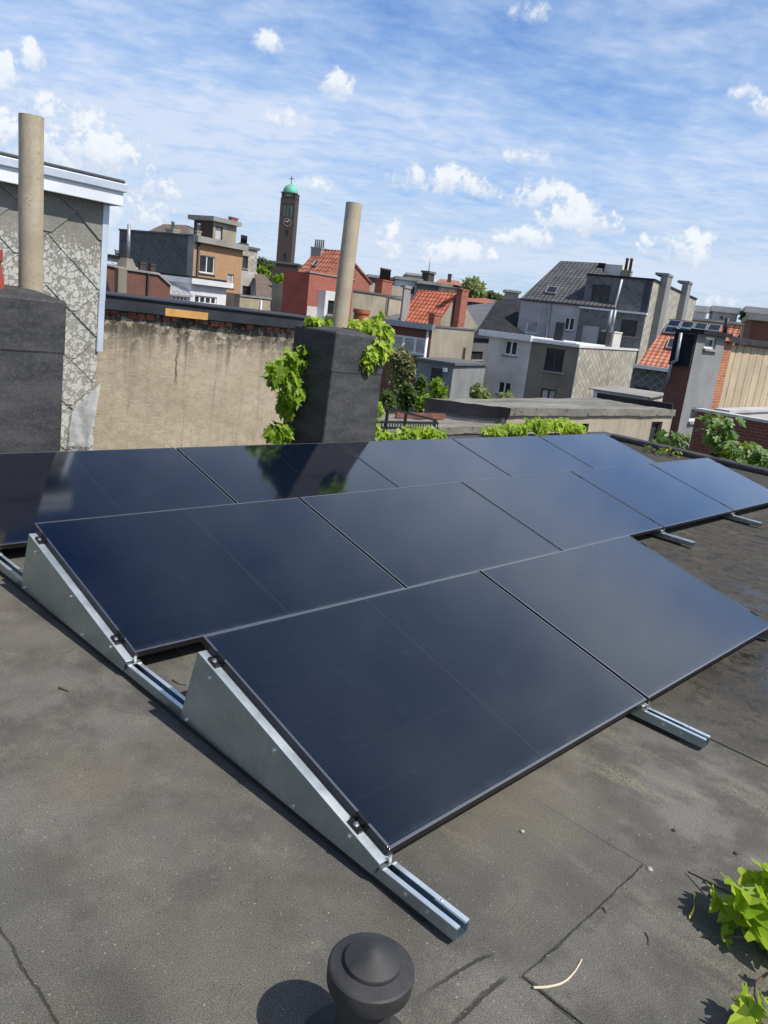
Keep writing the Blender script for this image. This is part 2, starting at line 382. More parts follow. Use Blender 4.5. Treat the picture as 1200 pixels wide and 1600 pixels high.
def m_lichen():
    m, nb, b, ob, uv = newmat('lichen_slate')
    isl = nb('NewGeometry').outputs['Random Per Island']
    n1 = nb.noise(ob, 2.2, 6, .6); n2 = nb.noise(ob, 42, 4, .7)
    col = nb.mix(nb.ramp(n1, .3, .7), (.2, .195, .17, 1), (.31, .3, .265, 1))
    col = nb.mix(nb.ramp(isl, 0, 1, 0, .4), col, (.2, .195, .18, 1))
    col = nb.mix(nb.ramp(n2, .4, .7, 0, .5), col, (.13, .125, .11, 1))
    zone = nb.m('MULTIPLY', nb.ramp(nb.noise(nb.vm('ADD', ob, (4, 0, 2)), 2.2, 4, .6), .2, .45), nb.ramp(nb.sep(ob)[2], 2.1, 1.78, .12, 1.0))
    jit = nb.scale(nb.vm('SUBTRACT', nb('TexNoise', {'Vector': ob, 'Scale': 26.0, 'Detail': 3.0}).outputs['Color'], (.5, .5, .5)), .035)
    p = nb.vm('ADD', ob, jit)
    x, y, z = nb.sep(p); p2 = nb.comb(x, z, 0.0)
    for sc, hi in ((15.0, .46), (24.0, .46), (38., .42)):
        vo = nb('TexVoronoi', {'Vector': p2, 'Scale': sc}, voronoi_dimensions='2D')
        rnd = nb.sep(vo.outputs['Color'])[0]; d = vo.outputs['Distance']
        r = nb.m('MULTIPLY', nb.ramp(rnd, .08, .9, 0.0, hi, False), zone)
        spot = nb.ramp(nb.m('SUBTRACT', r, d), -.01, .05)
        core = nb.ramp(nb.m('SUBTRACT', nb.m('MULTIPLY', r, .5), d), -.02, .04)
        lc = nb.mix(nb.m('MULTIPLY', core, .6), (.52, .51, .47, 1), (.3, .29, .25, 1))
        col = nb.mix(nb.m('MULTIPLY', spot, .9), col, lc)
    finish(nb, b, col, .9, 0, nb.m('ADD', n2, n1), .3, .006)
    return m
M_LICHEN = m_lichen()
M_PVC = m_plain('white_fascia', (.72, .75, .8), .45, 0, .08, 3, .03)
M_FLASH = m_plain('pale_metal_flashing', (.55, .62, .7), .4, .3, .1, 3, .03)
def m_beige(zc=1.3, xc=0.0, zl=.9):
    m, nb, b, ob, uv = newmat('old_cement_render')
    x, y, z = nb.sep(ob)
    n1 = nb.noise(ob, 1.1, 6, .62); n2 = nb.noise(ob, 12, 6, .7); n3 = nb.noise(ob, 60, 3, .7)
    st = nb.noise(nb.comb(nb.m('MULTIPLY', x, 9), 0.0, nb.m('MULTIPLY', z, .7)), 1.0, 6, .68)
    col = nb.mix(nb.ramp(n1, .3, .7), (.36, .3, .215, 1), (.49, .42, .315, 1))
    col = nb.mix(nb.ramp(n2, .4, .7, 0, .5), col, (.29, .245, .185, 1))
    col = nb.mix(nb.ramp(st, .48, .74, 0, .5), col, (.21, .18, .14, 1))
    col = nb.mix(nb.ramp(n3, .62, .75, 0, .5), col, (.68, .63, .53, 1))
    top = nb.ramp(nb.m('ADD', z, nb.m('MULTIPLY', nb.m('SUBTRACT', st, .5), .8)), zc-.55, zc-.05)
    black = nb.m('MULTIPLY', top, nb.ramp(nb.m('ADD', nb.m('MULTIPLY', n2, .5), nb.m('MULTIPLY', nb.noise(nb.vm('ADD', ob, (2, 5, 8)), 4.0, 6, .7), .5)), .42, .5))
    col = nb.mix(nb.m('MULTIPLY', black, .88), col, (.03, .026, .022, 1))
    pale = nb.m('MULTIPLY', top, nb.ramp(nb.noise(nb.vm('ADD', ob, (3, 3, 3)), 16, 5, .7), .52, .66))
    col = nb.mix(nb.m('MULTIPLY', pale, .5), col, (.5, .45, .37, 1))
    cw = nb.m('ADD', x, nb.m('MULTIPLY', nb.m('SUBTRACT', nb.noise(ob, 9, 5, .7), .5), .12))
    crack = nb.m('MULTIPLY', nb.ramp(nb.m('ABSOLUTE', nb.m('SUBTRACT', cw, xc)), .022, .006), nb.m('MULTIPLY', nb.ramp(z, zl-.15, zl+.1), nb.ramp(nb.noise(ob, 7, 3), .35, .5)))
    col = nb.mix(nb.m('MULTIPLY', crack, .85), col, (.04, .034, .028, 1))
    pits = nb.m('MULTIPLY', nb.ramp(nb.noise(nb.vm('ADD', ob, (9, 1, 1)), 24, 4, .65), .62, .7), nb.ramp(z, zc-.9, zc))
    col = nb.mix(nb.m('MULTIPLY', pits, .7), col, (.1, .08, .06, 1))
    finish(nb, b, col, .95, 0, nb.m('ADD', nb.m('MULTIPLY', n2, .7), nb.m('MULTIPLY', n3, .3)), .6, .03)
    return m
M_COPING = m_plain('black_roofing_felt', (.022, .026, .034), .6, 0, .35, 2.5, .2, 50)
M_WOOD = m_plain('raw_timber', (.56, .3, .09), .7, 0, .18, 5, .1)
M_FILM = m_plain('plastic_film', (.5, .51, .5), .5, 0, .3, 6, .3, 30)
M_CAP = m_plain('black_plastic', (.03, .03, .031), .62, 0, .34, 11, .12, 120)
M_DARKMETAL = m_plain('dark_metal', (.03, .032, .036), .5, .3, .25)
M_GLASSW = None
def m_window(name, c, rough=.06):
    m, nb, b, ob, uv = newmat(name)
    n = nb.noise(ob, 1.3, 3)
    finish(nb, b, nb.mix(nb.ramp(n, .3, .7), c3(c, .7), c3(c, 1.3)), rough, 0, spec=.22)
    return m
M_PANE = m_window('window_glass', (.035, .04, .045)); M_CURT = m_window('net_curtain_glass', (.42, .42, .43), .25); M_PURP = m_window('purple_blind', (.08, .035, .1), .2)
M_WFRAME = m_plain('white_window_frame', (.74, .74, .74), .4, 0, .06); M_DFRAME = m_plain('dark_window_frame', (.035, .03, .028), .5, 0, .2)
B_ORANGE = m_brick('buff_orange_brick', (.45, .265, .135), (.38, .21, .1), (.4, .3, .2), stain=.15)
B_RED = m_brick('red_brick', (.36, .1, .055), (.22, .05, .035), (.36, .26, .2), stain=.3)
B_BROWN = m_brick('brown_brick', (.16, .055, .036), (.12, .042, .028), (.2, .15, .12), stain=.3)
B_DARK = m_brick('dark_brown_brick', (.062, .044, .04), (.046, .034, .032), (.1, .08, .07), stain=.3)
B_BRIGHT = m_brick('patched_orange_brick', (.46, .16, .06), (.3, .09, .04), (.5, .4, .28), w=.24, h=.09, stain=.3)
R_GREY = m_render('grey_render', (.24, .245, .25), amt=.35); R_LGREY = m_render('light_grey_render', (.48, .47, .455), (.22, .22, .21), .45)
R_WHITE = m_render('white_render', (.63, .615, .58), (.3, .3, .28), .35); R_CLEAN = m_render('clean_white_paint', (.72, .73, .74), (.45, .45, .44), .2)
R_BEIGE = m_render('beige_render', (.4, .35, .265), (.15, .13, .1), .55); R_CONC = m_render('concrete_render', (.33, .295, .225), (.1, .09, .075), .6)
R_OLIVE = m_render('brown_grey_render', (.23, .205, .165), (.09, .085, .075), .6); R_DGREY = m_render('dark_grey_render', (.12, .125, .135), (.06, .06, .065), .4)
R_PANEL = m_render('cream_concrete_panel', (.5, .4, .275), (.16, .125, .09), .55)
def add_joints(m, pitch):
    nb = NB(m.node_tree); b = m.node_tree.nodes['Principled BSDF']; ob = nb('TexCoord').outputs['Object']; x, y, z = nb.sep(ob)
    n = nb.noise(nb.comb(nb.m('MULTIPLY', x, 2.0), 0.0, nb.m('MULTIPLY', z, .8)), 2.0, 5, .7)
    f = nb.m('FRACT', nb.m('DIVIDE', nb.m('ADD', x, nb.m('MULTIPLY', nb.m('SUBTRACT', n, .5), .12)), pitch))
    src = b.inputs['Base Color'].links[0].from_socket
    nb.put(b.inputs['Base Color'], nb.mix(nb.m('MULTIPLY', nb.ramp(f, .1, .06), .85), src, (.05, .04, .03, 1)))
R_STONE = m_render('weathered_stone', (.3, .29, .27), (.1, .1, .09), .5)
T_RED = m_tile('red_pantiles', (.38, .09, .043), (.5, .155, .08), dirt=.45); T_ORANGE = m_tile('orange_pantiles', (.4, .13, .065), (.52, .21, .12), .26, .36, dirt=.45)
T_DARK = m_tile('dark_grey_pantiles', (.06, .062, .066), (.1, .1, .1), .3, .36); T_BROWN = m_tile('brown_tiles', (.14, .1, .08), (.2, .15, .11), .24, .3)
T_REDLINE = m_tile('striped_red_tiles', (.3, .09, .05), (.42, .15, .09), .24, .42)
S_DARK = m_diamond('dark_slate_cladding', (.1, .105, .108), (.16, .165, .165), .42, (.17, .165, .15), .25)
S_LIGHT = m_diamond('pale_slate_cladding', (.38, .36, .3), (.13, .12, .1), .4, (.48, .46, .39), .4, asp=.5)
S_BAY = m_diamond('mid_grey_slate_cladding', (.13, .135, .135), (.2, .2, .19), .42, (.2, .2, .18), .35)
S_LARGE = m_diamond('mossy_slate_cladding', (.085, .088, .085), (.25, .25, .23), .42, (.14, .14, .12), .4)
S_LEFT = m_diamond('blue_black_slate_cladding', (.08, .083, .082), (.12, .123, .12), .4, (.14, .135, .12), .3)
R_FELT = m_plain('grey_roof_felt', (.2, .195, .18), .9, 0, .3, 1.2, .3, 18); R_BLACK = m_plain('black_roof_felt', (.026, .026, .031), .95, 0, .35, 1.5, .3, 18, .15)
M_GUTTER = m_plain('white_gutter', (.66, .67, .68), .5, 0, .12); M_ZINC = m_plain('zinc', (.3, .32, .34), .5, .5, .2)
M_COPPER = m_plain('green_copper', (.12, .42, .3), .6, 0, .2, .2, .1, 2); M_LOUVRE = m_plain('green_louvre', (.12, .22, .19), .6, 0, .2, .3, .1)
M_LIGHTSTONE = m_plain('pale_clock_mark', (.5, .49, .46), .6, 0, .05)
L_VINE = m_leaf('creeper_leaf', (.13, .26, .015), (.42, .57, .045), .5); L_YOUNG = m_leaf('young_creeper_leaf', (.2, .35, .018), (.56, .68, .055), .5)
L_FIG = m_leaf('fig_leaf', (.06, .14, .028), (.17, .27, .05), .35); L_SHRUB = m_leaf('shrub_leaf', (.05, .1, .025), (.1, .165, .04), .35)
L_OLIVE = m_leaf('olive_leaf', (.15, .15, .075), (.27, .26, .14), .35); L_TREE = m_leaf('tree_leaf', (.2, .24, .11), (.36, .4, .2), .45)
L_DARKTREE = m_leaf('dark_tree_leaf', (.06, .085, .04), (.1, .13, .06), .3)
M_BARK = m_plain('bark', (.12, .085, .055), .9, 0, .3, 20, .4); M_TWIG = m_plain('pale_twig', (.55, .48, .34), .8, 0, .15); M_DTWIG = m_plain('dark_twig', (.07, .055, .04), .9, 0, .2)
M_YELLOW = m_plain('yellow_strip', (.9, .74, .01), .6, 0, .1); M_PEBBLE = m_plain('pebble', (.4, .37, .31), .8, 0, .35, 3)
M_GROUND = m_plain('town_ground', (.1, .105, .085), .95, 0, .35, .05, .2, 1.0); M_RUST = m_plain('rusty_sheet', (.2, .08, .05), .8, 0, .3)

# ================================================================== SETTING
g = MB(); g.poly([(-3000, -3000, GROUND), (3000, -3000, GROUND), (3000, 3000, GROUND), (-3000, 3000, GROUND)])
tag(g.build('ground', M_GROUND), kind='structure')
XE, YE = 11.95, 5.72
rf = MB()
rf.box(-7, XE+.12, -7, YE+.1, -.35, 0)
o = rf.build('flat_roof', M_ROOF, roof=True); tag(o, kind='structure')
for (sx0, sx1, sy0, sy1, sh_) in ((-6.98, -.992, -6.98, YE-.25, .004), (.05, .808, -6.98, -.502, .004), (1.96, 2.95, -6.98, YE-.25, .0035), (6.9, 8.9, -6.98, 1.2, .0035)):
    sb = MB(); n_ = 60; L_ = []; R_ = []
    for k in range(n_+1):
        y_ = sy0+(sy1-sy0)*k/n_; L_.append(V((sx0+(random.uniform(-.006, .006) if sx0 > -6 else 0), y_, sh_))); R_.append(V((sx1+random.uniform(-.007, .007), y_, sh_)))
    for k in range(n_): sb.poly([L_[k], R_[k], R_[k+1], L_[k+1]]); sb.poly([R_[k], R_[k]-V((0, 0, sh_)), R_[k+1]-V((0, 0, sh_)), R_[k+1]]); sb.poly([L_[k]-V((0, 0, sh_)), L_[k], L_[k+1], L_[k+1]-V((0, 0, sh_))])
    sb.poly([L_[-1], R_[-1], R_[-1]-V((0, 0, sh_)), L_[-1]-V((0, 0, sh_))])
    o = sb.build('roof_sheet', M_ROOF, roof=True); tag(o, kind='structure')
bd = MB(); bd.box(-6.9, XE, -6.9, YE, -7.6, -.352)
o = bd.build('building_below_roof', R_BEIGE, roof=True); tag(o, kind='structure')
# low upstand along the right and rear edge
c = MB()
pts = [(XE-.1, y, .0) for y in (-7, YE)]
c.box(XE-.14, XE+.1, -7, YE-.2, .0, .1); c.box(4.95, XE+.1, YE-.2, YE+.08, .0, .09)
o = c.build('roof_edge_upstand', M_CHIM, bevel=.03, roof=True); tag(o, 'black felt covered upstand round the far edge of the flat roof', 'roof edge')

# ================================================================== SOLAR ARRAY
PW, PH, GAP, TILT, ROWP, H0 = 1.8193, 1.134, .02, .25543, 1.6006, .12
FR = .032
STEP = PW+GAP
def make_panel():
    root = empty('solar_panel', roof=True)
    a = MB(); a.box(.011, PW-.011, .011, PH-.011, -.008, -.0015)
    a.build('glass', M_GLASS, root)
    f = MB()
    f.box(0, PW, 0, .011, -FR, 0); f.box(0, PW, PH-.011, PH, -FR, 0)
    f.box(0, .011, .011, PH-.011, -FR, 0); f.box(PW-.011, PW, .011, PH-.011, -FR, 0)
    fo = f.build('frame', [M_FRAME, M_LIP], root, bevel=.0012)
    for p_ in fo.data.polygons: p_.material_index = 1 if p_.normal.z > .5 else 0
    bk = MB(); bk.box(.012, PW-.012, .012, PH-.012, -.014, -.009)
    bk.build('back_sheet', M_BACK, root)
    return root
def copy_tree(o, parent=None):
    c_ = o.copy(); COL.objects.link(c_); c_.parent = parent
    for ch in list(o.children): copy_tree(ch, c_)
    return c_
ordn = ['leftmost', 'second from the left', 'middle', 'fourth from the left', 'rightmost']
proto = make_panel(); first = True
LAB = {(0, 0): 'large black solar panel nearest the camera, left of the front row pair', (0, 1): 'black solar panel at the right end of the short front row',
       (1, 0): 'dark solar panel at the left end of the middle row above bare steel', (1, 1): 'black solar panel second from the left in the middle row', (1, 2): 'black solar panel at the centre of the middle row of five',
       (1, 3): 'sky-blue shining solar panel fourth from the left in the middle row', (1, 4): 'brightest sky-blue solar panel at the right end of the middle row',
       (2, 0): 'very dark solar panel at the left end of the rear row', (2, 1): 'solar panel in the rear row just below the creeper covered chimney', (2, 2): 'solar panel at the centre of the rear row of five',
       (2, 3): 'solar panel fourth from the left in the rear row', (2, 4): 'solar panel at the far right end of the rear row, by the roof edge'}
for (r, cc), lab in LAB.items():
    p = proto if first else copy_tree(proto)
    if not first: ROOF.append(p)
    first = False
    p.location = (cc*STEP, r*ROWP, H0); p.rotation_euler = (TILT, 0, 0)
    tag(p, lab, 'solar panel', 'black solar panels in three tilted rows')
# ---- mounting rails: a channel on the roof with bent side plates carrying the panels
def channel(mb, x, y0, y1, w=.062, z0=.022, z1=.066, lip=.018, t=.003):
    mb.box(x-w/2, x+w/2, y0, y1, z0, z0+t)
    mb.box(x-w/2, x-w/2+t, y0, y1, z0+t, z1-t); mb.box(x+w/2-t, x+w/2, y0, y1, z0+t, z1-t)
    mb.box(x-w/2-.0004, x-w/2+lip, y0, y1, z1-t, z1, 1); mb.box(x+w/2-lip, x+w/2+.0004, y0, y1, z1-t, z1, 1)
def bolt(mb, p, ax, r=.006, h=.007):
    p, ax = V(p), V(ax); mb.tube([p-ax*.002, p+ax*h], r, 6, smooth=False); mb.tube([p-ax*.001, p+ax*.0015], r*1.7, 12)
ct, stt = cos(TILT), sin(TILT)
def under(y_, off=0): # height of the panel underside at distance y_ behind its low edge
    return H0 + y_*math.tan(TILT) - (FR+off)/ct
def make_rail(x, rows, label, end):
    y0 = rows[0]*ROWP - (.31 if end < 2 else .0); y1 = 2*ROWP + PH*ct + .12
    root = empty('mounting_rail', (x, 0, 0), roof=True)
    a = MB(); channel(a, 0, y0, y1); channel(a, 0, y0-.0, y0+.12, .055, .0255, .0625, .016)
    a.build('channel', [M_GALV, M_GALV_GLARE], root)
    k = MB(); k.box(-.03, .03, y0+.12, y1-.1, 0.0, .022); k.build('rubber_pad', M_RUBBER, root)
    sg = -1
    for r in rows:
        b0 = r*ROWP
        xo = -.04 if end < 1 else -.034
        yb = 1.06; zt = under(yb, .004)
        # side plate profile in the y-z plane
        prof = [(b0+.02, .03), (b0+.0, under(0, .004)-.0), (b0+yb, zt), (b0+yb+.085, .028)]
        pl = MB()
        pl.prism([(xo, y, z) for (y, z) in prof], (.0025, 0, 0))
        # top flange folded inwards
        w = .046
        A, B = V((xo, b0+.0, under(0, .004))), V((xo, b0+yb, zt)); nn = V((0, -stt, ct))*.0025
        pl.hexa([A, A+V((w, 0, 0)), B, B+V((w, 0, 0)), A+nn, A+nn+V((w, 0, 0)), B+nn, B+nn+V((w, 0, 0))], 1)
        # rear flange
        C_, D_ = V((xo, b0+yb, zt)), V((xo, b0+yb+.085, .028)); q = V((0, .0025, 0))
        pl.hexa([C_, C_+V((.03, 0, 0)), D_, D_+V((.03, 0, 0)), C_+q, C_+q+V((.03, 0, 0)), D_+q, D_+q+V((.03, 0, 0))])
        sp = pl.build('side_plate', [M_GALV, M_GALV_GLARE], root)
        for (yy, dz) in ((.14, .02), (.55, .03), (.97, .045)):
            bm = MB(); bolt(bm, (xo, b0+yy, under(yy, .004)-dz), (-1, 0, 0)); bm.build('bolt', M_STEEL, sp)
        for yy in (.42, 1.1):
            bm = MB(); bolt(bm, (xo, b0+yy, .045), (-1, 0, 0)); bm.build('bolt', M_STEEL, sp)
        # clamps gripping the panel frame
        for yy in (.14, .98):
            zb = under(yy, 0); base = V((-.004, b0+yy, zb)); up = V((0, -stt, ct)); al = V((0, ct, stt))
            cm = MB()
            def hx(x0, x1, a0, a1, u0, u1): cm.hexa([base+V((xx, 0, 0))+al*aa+up*uu for uu in (u0, u1) for aa in (a0, a1) for xx in (x0, x1)])
            hx(-.026, .003, -.028, .028, .001, .012); hx(-.003, .003, -.028, .028, .012, FR+.003); hx(-.003, .012, -.028, .028, FR+.0005, FR+.003)
            cl = cm.build('clamp', M_FRAME, root)
            bm = MB(); bolt(bm, base+V((-.014, 0, 0))+up*.012, up, .006, .008); bm.build('bolt', M_STEEL, cl)
        # bright clip at the low corner
        cm = MB(); zc = under(0, .0)
        cm.hexa([V((xx, b0-.012+dy, zz)) for zz in (.067, .071) for dy in (0, .035) for xx in (-.034, .034)])
        cm.box(-.006, .006, b0-.010, b0-.0075, .071, H0-.012)
        cm.build('panel_clip', M_STEEL, root)
    for (p_, a_, r_) in (((-.031, y0+.2, .046), (-1, 0, 0), .005), ((-.031, y0+.11, .046), (-1, 0, 0), .004), ((.022, y0+.1, .066), (0, 0, 1), .003)):
        sm = MB(); bolt(sm, p_, a_, r_, .004); sm.build('screw', M_STEEL, root)
    tag(root, label, 'mounting rail', 'galvanised rails under the solar panels')
make_rail(-.0, (0, 1, 2), 'leftmost galvanised rail with tall bare triangular side plates facing the camera', 0)
make_rail(STEP-GAP/2, (0, 1, 2), 'galvanised rail whose end juts out between the two front row panels', 1)
make_rail(2*STEP-GAP/2, (0, 1, 2), 'galvanised rail under the right edge of the front row', 2)
make_rail(3*STEP-GAP/2, (1, 2), 'galvanised rail jutting out below the third joint of the middle row', 1)
make_rail(4*STEP-GAP/2, (1, 2), 'galvanised rail jutting out below the last joint of the middle row', 1)
make_rail(5*STEP-GAP, (1, 2), 'galvanised rail hidden under the right end of the middle row', 2)

# ================================================================== ROOF FURNITURE
# --- vent cap in the foreground
vx = r_onz(583, 1495, .295); vroot = empty('roof_vent', (vx.x, vx.y, 0), roof=True)
VS = 1.0
a = MB(); a.lathe([(.15, 0), (.15, .006), (.075, .02), (.066, .03), (.066, .25)], (0, 0, 0), 48); a.build('pipe', M_CAP, vroot, sharp=35)
a = MB(); a.lathe([(.068, .222), (.095, .219), (.1005, .222), (.102, .228), (.1035, .262), (.1025, .268), (.098, .272), (.071, .278), (.0675, .279), (.0675, .287), (.066, .290), (.062, .292), (.016, .315), (.008, .319), (.0, .320)], (0, 0, 0), 72)
a.build('cap', M_CAP, vroot, sharp=28)
tag(vroot, 'black plastic roof vent with a pointed round cap in the foreground', 'roof vent')

# --- chimneys
def chimney(name, x0, x1, y0, y1, zt, label, cap_h=.12, inset=.16, seam=None, flare=0.0):
    root = empty(name, ((x0+x1)/2, (y0+y1)/2, 0), roof=True)
    X, Y = (x1-x0)/2, (y1-y0)/2
    def shell(mb, xa, ya, z0, z1, k0=0, k1=0):
        mb.hexa([V((sx*(xa+k), sy*(ya+k), z)) for (z, k) in ((z0, k0), (z1, k1)) for sy in (-1, 1) for sx in (-1, 1)])
    b_ = MB(); sz = seam if seam else zt*.7
    shell(b_, X-.006, Y-.006, 0, sz+.05, flare, .0)
    shaft = b_.build('shaft', M_CHIM, root, bevel=.018)
    b_ = MB(); shell(b_, X, Y, sz, zt); b_.build('upper_wrap', M_CHIM, root, bevel=.02)
    b_ = MB()
    b_.hexa([V((sx*(X-.01), sy*(Y-.01), zt-.004)) for sy in (-1, 1) for sx in (-1, 1)] + [V((sx*(X-inset), sy*(Y-inset), zt+cap_h)) for sy in (-1, 1) for sx in (-1, 1)])
    b_.build('crown', M_CHIM, root, bevel=.02)
    tag(root, label, 'chimney'); return root
zt = 1.36
chimney('chimney', 3.665, 4.40, 4.5, 5.15, 1.47, 'black bitumen wrapped chimney overgrown with green creeper', .035, .2, 1.06, .03)
chimney('chimney', -.15, .965, 4.5, 5.1, 1.485, 'black bitumen wrapped chimney at the left photo edge in front of slates', .05, .18, 1.09, .0)
def flue(name, p0, p1, r, label, cat='flue pipe'):
    root = empty(name, p0, roof=True); d = V(p1)-V(p0)
    a_ = MB(); n_ = 40; L = d.length; dn = d.normalized()
    a_.tube([d*(i/8) for i in range(9)], [r*(1+.01*math.sin(i*1.7)) for i in range(9)], n_, cap=False)
    a_.tube([d*1.0, d*1.0-dn*.002, d*1.0-dn*.25], [r, r*.86, r*.86], n_, cap=False)
    a_.build('pipe', M_FLUE, root, sharp=40)
    k = MB(); k.tube([d-dn*.2, d-dn*.19], r*.87, 24); k.build('soot_lining', M_SOOT, root)
    tag(root, label, cat)
pb, pt_ = r_ony(530, 512, 4.83), r_ony(553.5, 318, 4.88)
flue('flue_pipe', pb-V((0, 0, .1)), pt_, .083, 'tall buff cement flue leaning out of the creeper covered chimney')
pb, pt_ = r_ony(48.5, 455, 4.75), r_ony(49, 181, 4.75)
flue('flue_pipe', pb-V((0, 0, .1)), pt_, .083, 'tall grey speckled cement flue on the chimney at the left edge')
pp = r_ony(564, 496, 5.0)
a = MB(); a.lathe([(.095, -.22), (.085, -.1), (.082, .04), (.094, .045), (.094, .085), (.078, .085), (.078, -.1)], pp, 32)
tag(a.build('chimney_pot', M_TERRA, roof=True, sharp=40), 'small orange terracotta pot poking out of creeper beside the leaning flue', 'chimney pot')
pp = r_ony(-25, 462, 4.72)
a = MB(); a.lathe([(.14, -.02), (.125, .12), (.105, .24), (.115, .25), (.115, .33), (.1, .33), (.1, 0)], pp, 32)
tag(a.build('chimney_pot', M_POTRED, roof=True, sharp=40), 'bright red clay pot at the left photo edge', 'chimney pot')

# --- slate-clad house at the left
WY = 5.85
hroot = empty('slate_house', (0, WY, 0), roof=True)
xr = r_ony(157, 430, WY).x
ze0 = r_ony(0, 284, WY-.13).z; ze1 = r_ony(187, 321, WY-.13).z
zeave = (ze0+ze1)/2
b_ = MB(); b_.box(-7, xr, .03, 6, -7, zeave+.1); b_.build('wall', R_STONE, hroot)
# big diamond slates, each a thin plate, lapping the course below
sl = MB(); tip = r_ony(110, 561, WY); HWd = .25; HHt = .216
for i in range(-20, 10):
    for j in range(-16, 14):
        if (i+j) % 2: continue
        cx, cz = tip.x + i*HWd, tip.z + HHt + j*HHt
        if cx-HWd > xr or cz < -.3 or cz > zeave+.3 or cx < -4: continue
        yl = lambda z_: -.008 - .018*max(0, min(1, (cz+HHt-z_)/(2*HHt)))
        n_ = .03
        P = [(cx-HWd*1.06, cz+.01), (cx-n_, cz-HHt+n_*.4), (cx+n_, cz-HHt+n_*.4), (cx+HWd*1.06, cz+.01), (cx+n_, cz+HHt), (cx-n_, cz+HHt)]
        # clip at the house corner and below the eave
        Q = []
        for a_, b2 in zip(P, P[1:]+P[:1]):
            ia, ib = a_[0] <= xr, b2[0] <= xr
            if ia: Q.append(a_)
            if ia != ib:
                t_ = (xr-a_[0])/(b2[0]-a_[0]); Q.append((xr, a_[1]+t_*(b2[1]-a_[1])))
        if len(Q) < 3: continue
        jit = random.uniform(-.003, .003); rot = random.uniform(-.012, .012)
        R2 = [(cx+(x-cx)-rot*(z-cz), cz+(z-cz)+rot*(x-cx)) for (x, z) in Q]
        R2 = [(min(x, xr), min(z, zeave+.05)) for (x, z) in R2]
        sl.prism([(x, yl(z)+jit, z) for (x, z) in R2], (0, .011, 0))
sl.build('slate_cladding', M_LICHEN, hroot)
zf0 = zeave
f = MB(); f.box(-7, xr+.11, -.15, -.125, zf0, zf0+.16); f.box(xr+.085, xr+.11, -.125, 6, zf0, zf0+.16); f.build('fascia', M_PVC, hroot, bevel=.006)
f = MB(); f.box(-7, xr+.085, -.125, 0.03, zf0+.01, zf0+.03); f.build('soffit', M_PVC, hroot)
f = MB(); f.box(-7, xr+.13, -.175, -.12, zf0+.12, zf0+.19); f.box(xr+.085, xr+.13, -.12, 6, zf0+.12, zf0+.19); f.build('drip_trim', M_FLASH, hroot, bevel=.006)
f = MB(); f.box(-7, xr+.118, -.16, 6, zf0+.192, zf0+.222); f.build('roof', M_CHIM, hroot, bevel=.012)
zb = r_ony(151, 549, WY).z; zm = r_ony(153, 470, WY).z
f = MB(); f.box(xr-.015, xr+.045, -.03, .02, zm, zeave); f.box(xr-.02, xr+.04, -.036, .02, zb, zm-.002); f.build('corner_strip', M_FLASH, hroot, bevel=.004)
M_FILM.node_tree.nodes['Principled BSDF'].inputs['Alpha'].default_value = .7
# torn plastic film hanging by the corner
fl = MB(); N_ = 36; grid = {}
q = [r_ony(x, y, WY-.05) for (x, y) in ((157, 597), (113, 643), (106, 697), (140, 698))]
for i in range(N_+1):
    for j in range(N_+1):
        u_, v_ = i/N_, j/N_
        p = q[0].lerp(q[1], u_).lerp(q[3].lerp(q[2], u_), v_)
        w_ = 6*u_+2.2*v_; grid[i, j] = V((p.x, -.055 - .014*math.sin(w_*.8) - .005*math.sin(w_*2.3+3*v_*v_) - .004*math.sin(13*v_+5*u_*u_) , p.z))
for i in range(N_):
    for j in range(N_): fl.poly([grid[i, j], grid[i+1, j], grid[i+1, j+1], grid[i, j+1]], 0, True)
fl.build('torn_film', M_FILM, hroot)
tag(hroot, 'house clad in big lichen spotted diamond slates under a white eave', 'house')

# --- old rendered party wall with black coping
WY2 = 7.5
xa, xb = r_ony(150, 480, WY2).x-.4, r_ony(506, 500, WY2).x
zc0 = r_ony(160, 488, WY2).z; zc1 = r_ony(480, 516, WY2).z; zct = (zc0+zc1)/2
w_ = empty('party_wall', ((xa+xb)/2, WY2, 0), roof=True); ox = (xa+xb)/2
wm = MB(); nx, nz = 60, 24
bot = {}
def wall_y(x, z): return .03*math.sin(x*2.1+z*.7)*.5 + (.02*random.random() if z > zct-.2 else .006*random.random())
for i in range(nx+1):
    for j in range(nz+1):
        x = xa + (xb-xa)*i/nx; z = -.6 + (zct+.02+.6)*j/nz
        bot[i, j] = (x-ox, .045 - wall_y(x, z), z)
for i in range(nx):
    for j in range(nz): wm.poly([bot[i, j], bot[i+1, j], bot[i+1, j+1], bot[i, j+1]], 0, True)
wm.box(xa-ox+.002, xb-ox, .06, .35, -7, zct)
cr_ = r_ony(280, 530, WY2); M_BEIGE = m_beige(zct, cr_.x-ox, r_ony(278, 592, WY2).z); wm.build('render', M_BEIGE, w_)
wm = MB()
for i in range(34):
    x = xa + (xb-xa)*(i+.5)/34
    if random.random() < .45: wm.box(x-ox-.05, x-ox+.05, .005-random.random()*.02, .08, zct-.035-random.random()*.02, zct+.012)
wm.build('brick_course', B_RED, w_)
cth = r_ony(330, 477, WY2).z
cp = MB(); cp.box(xa-ox+.05, xb-ox, -.06, -.03, zct+.02, cth-.03)
cp.box(xa-ox+.05, xb-ox, -.085, .7, cth-.03, cth)
s0, s1 = r_ony(254, 484, WY2).x, r_ony(320, 498, WY2).x
cp.build('coping_board', M_COPING, w_, bevel=.008)
cp = MB(); cp.box(s0-ox, s1-ox, -.068, -.0605, zct+.02, zct+.11); cp.build('timber_strip', M_WOOD, w_)
tag(w_, 'stained beige rendered wall under a black felt coping with a strip of raw timber', 'wall')

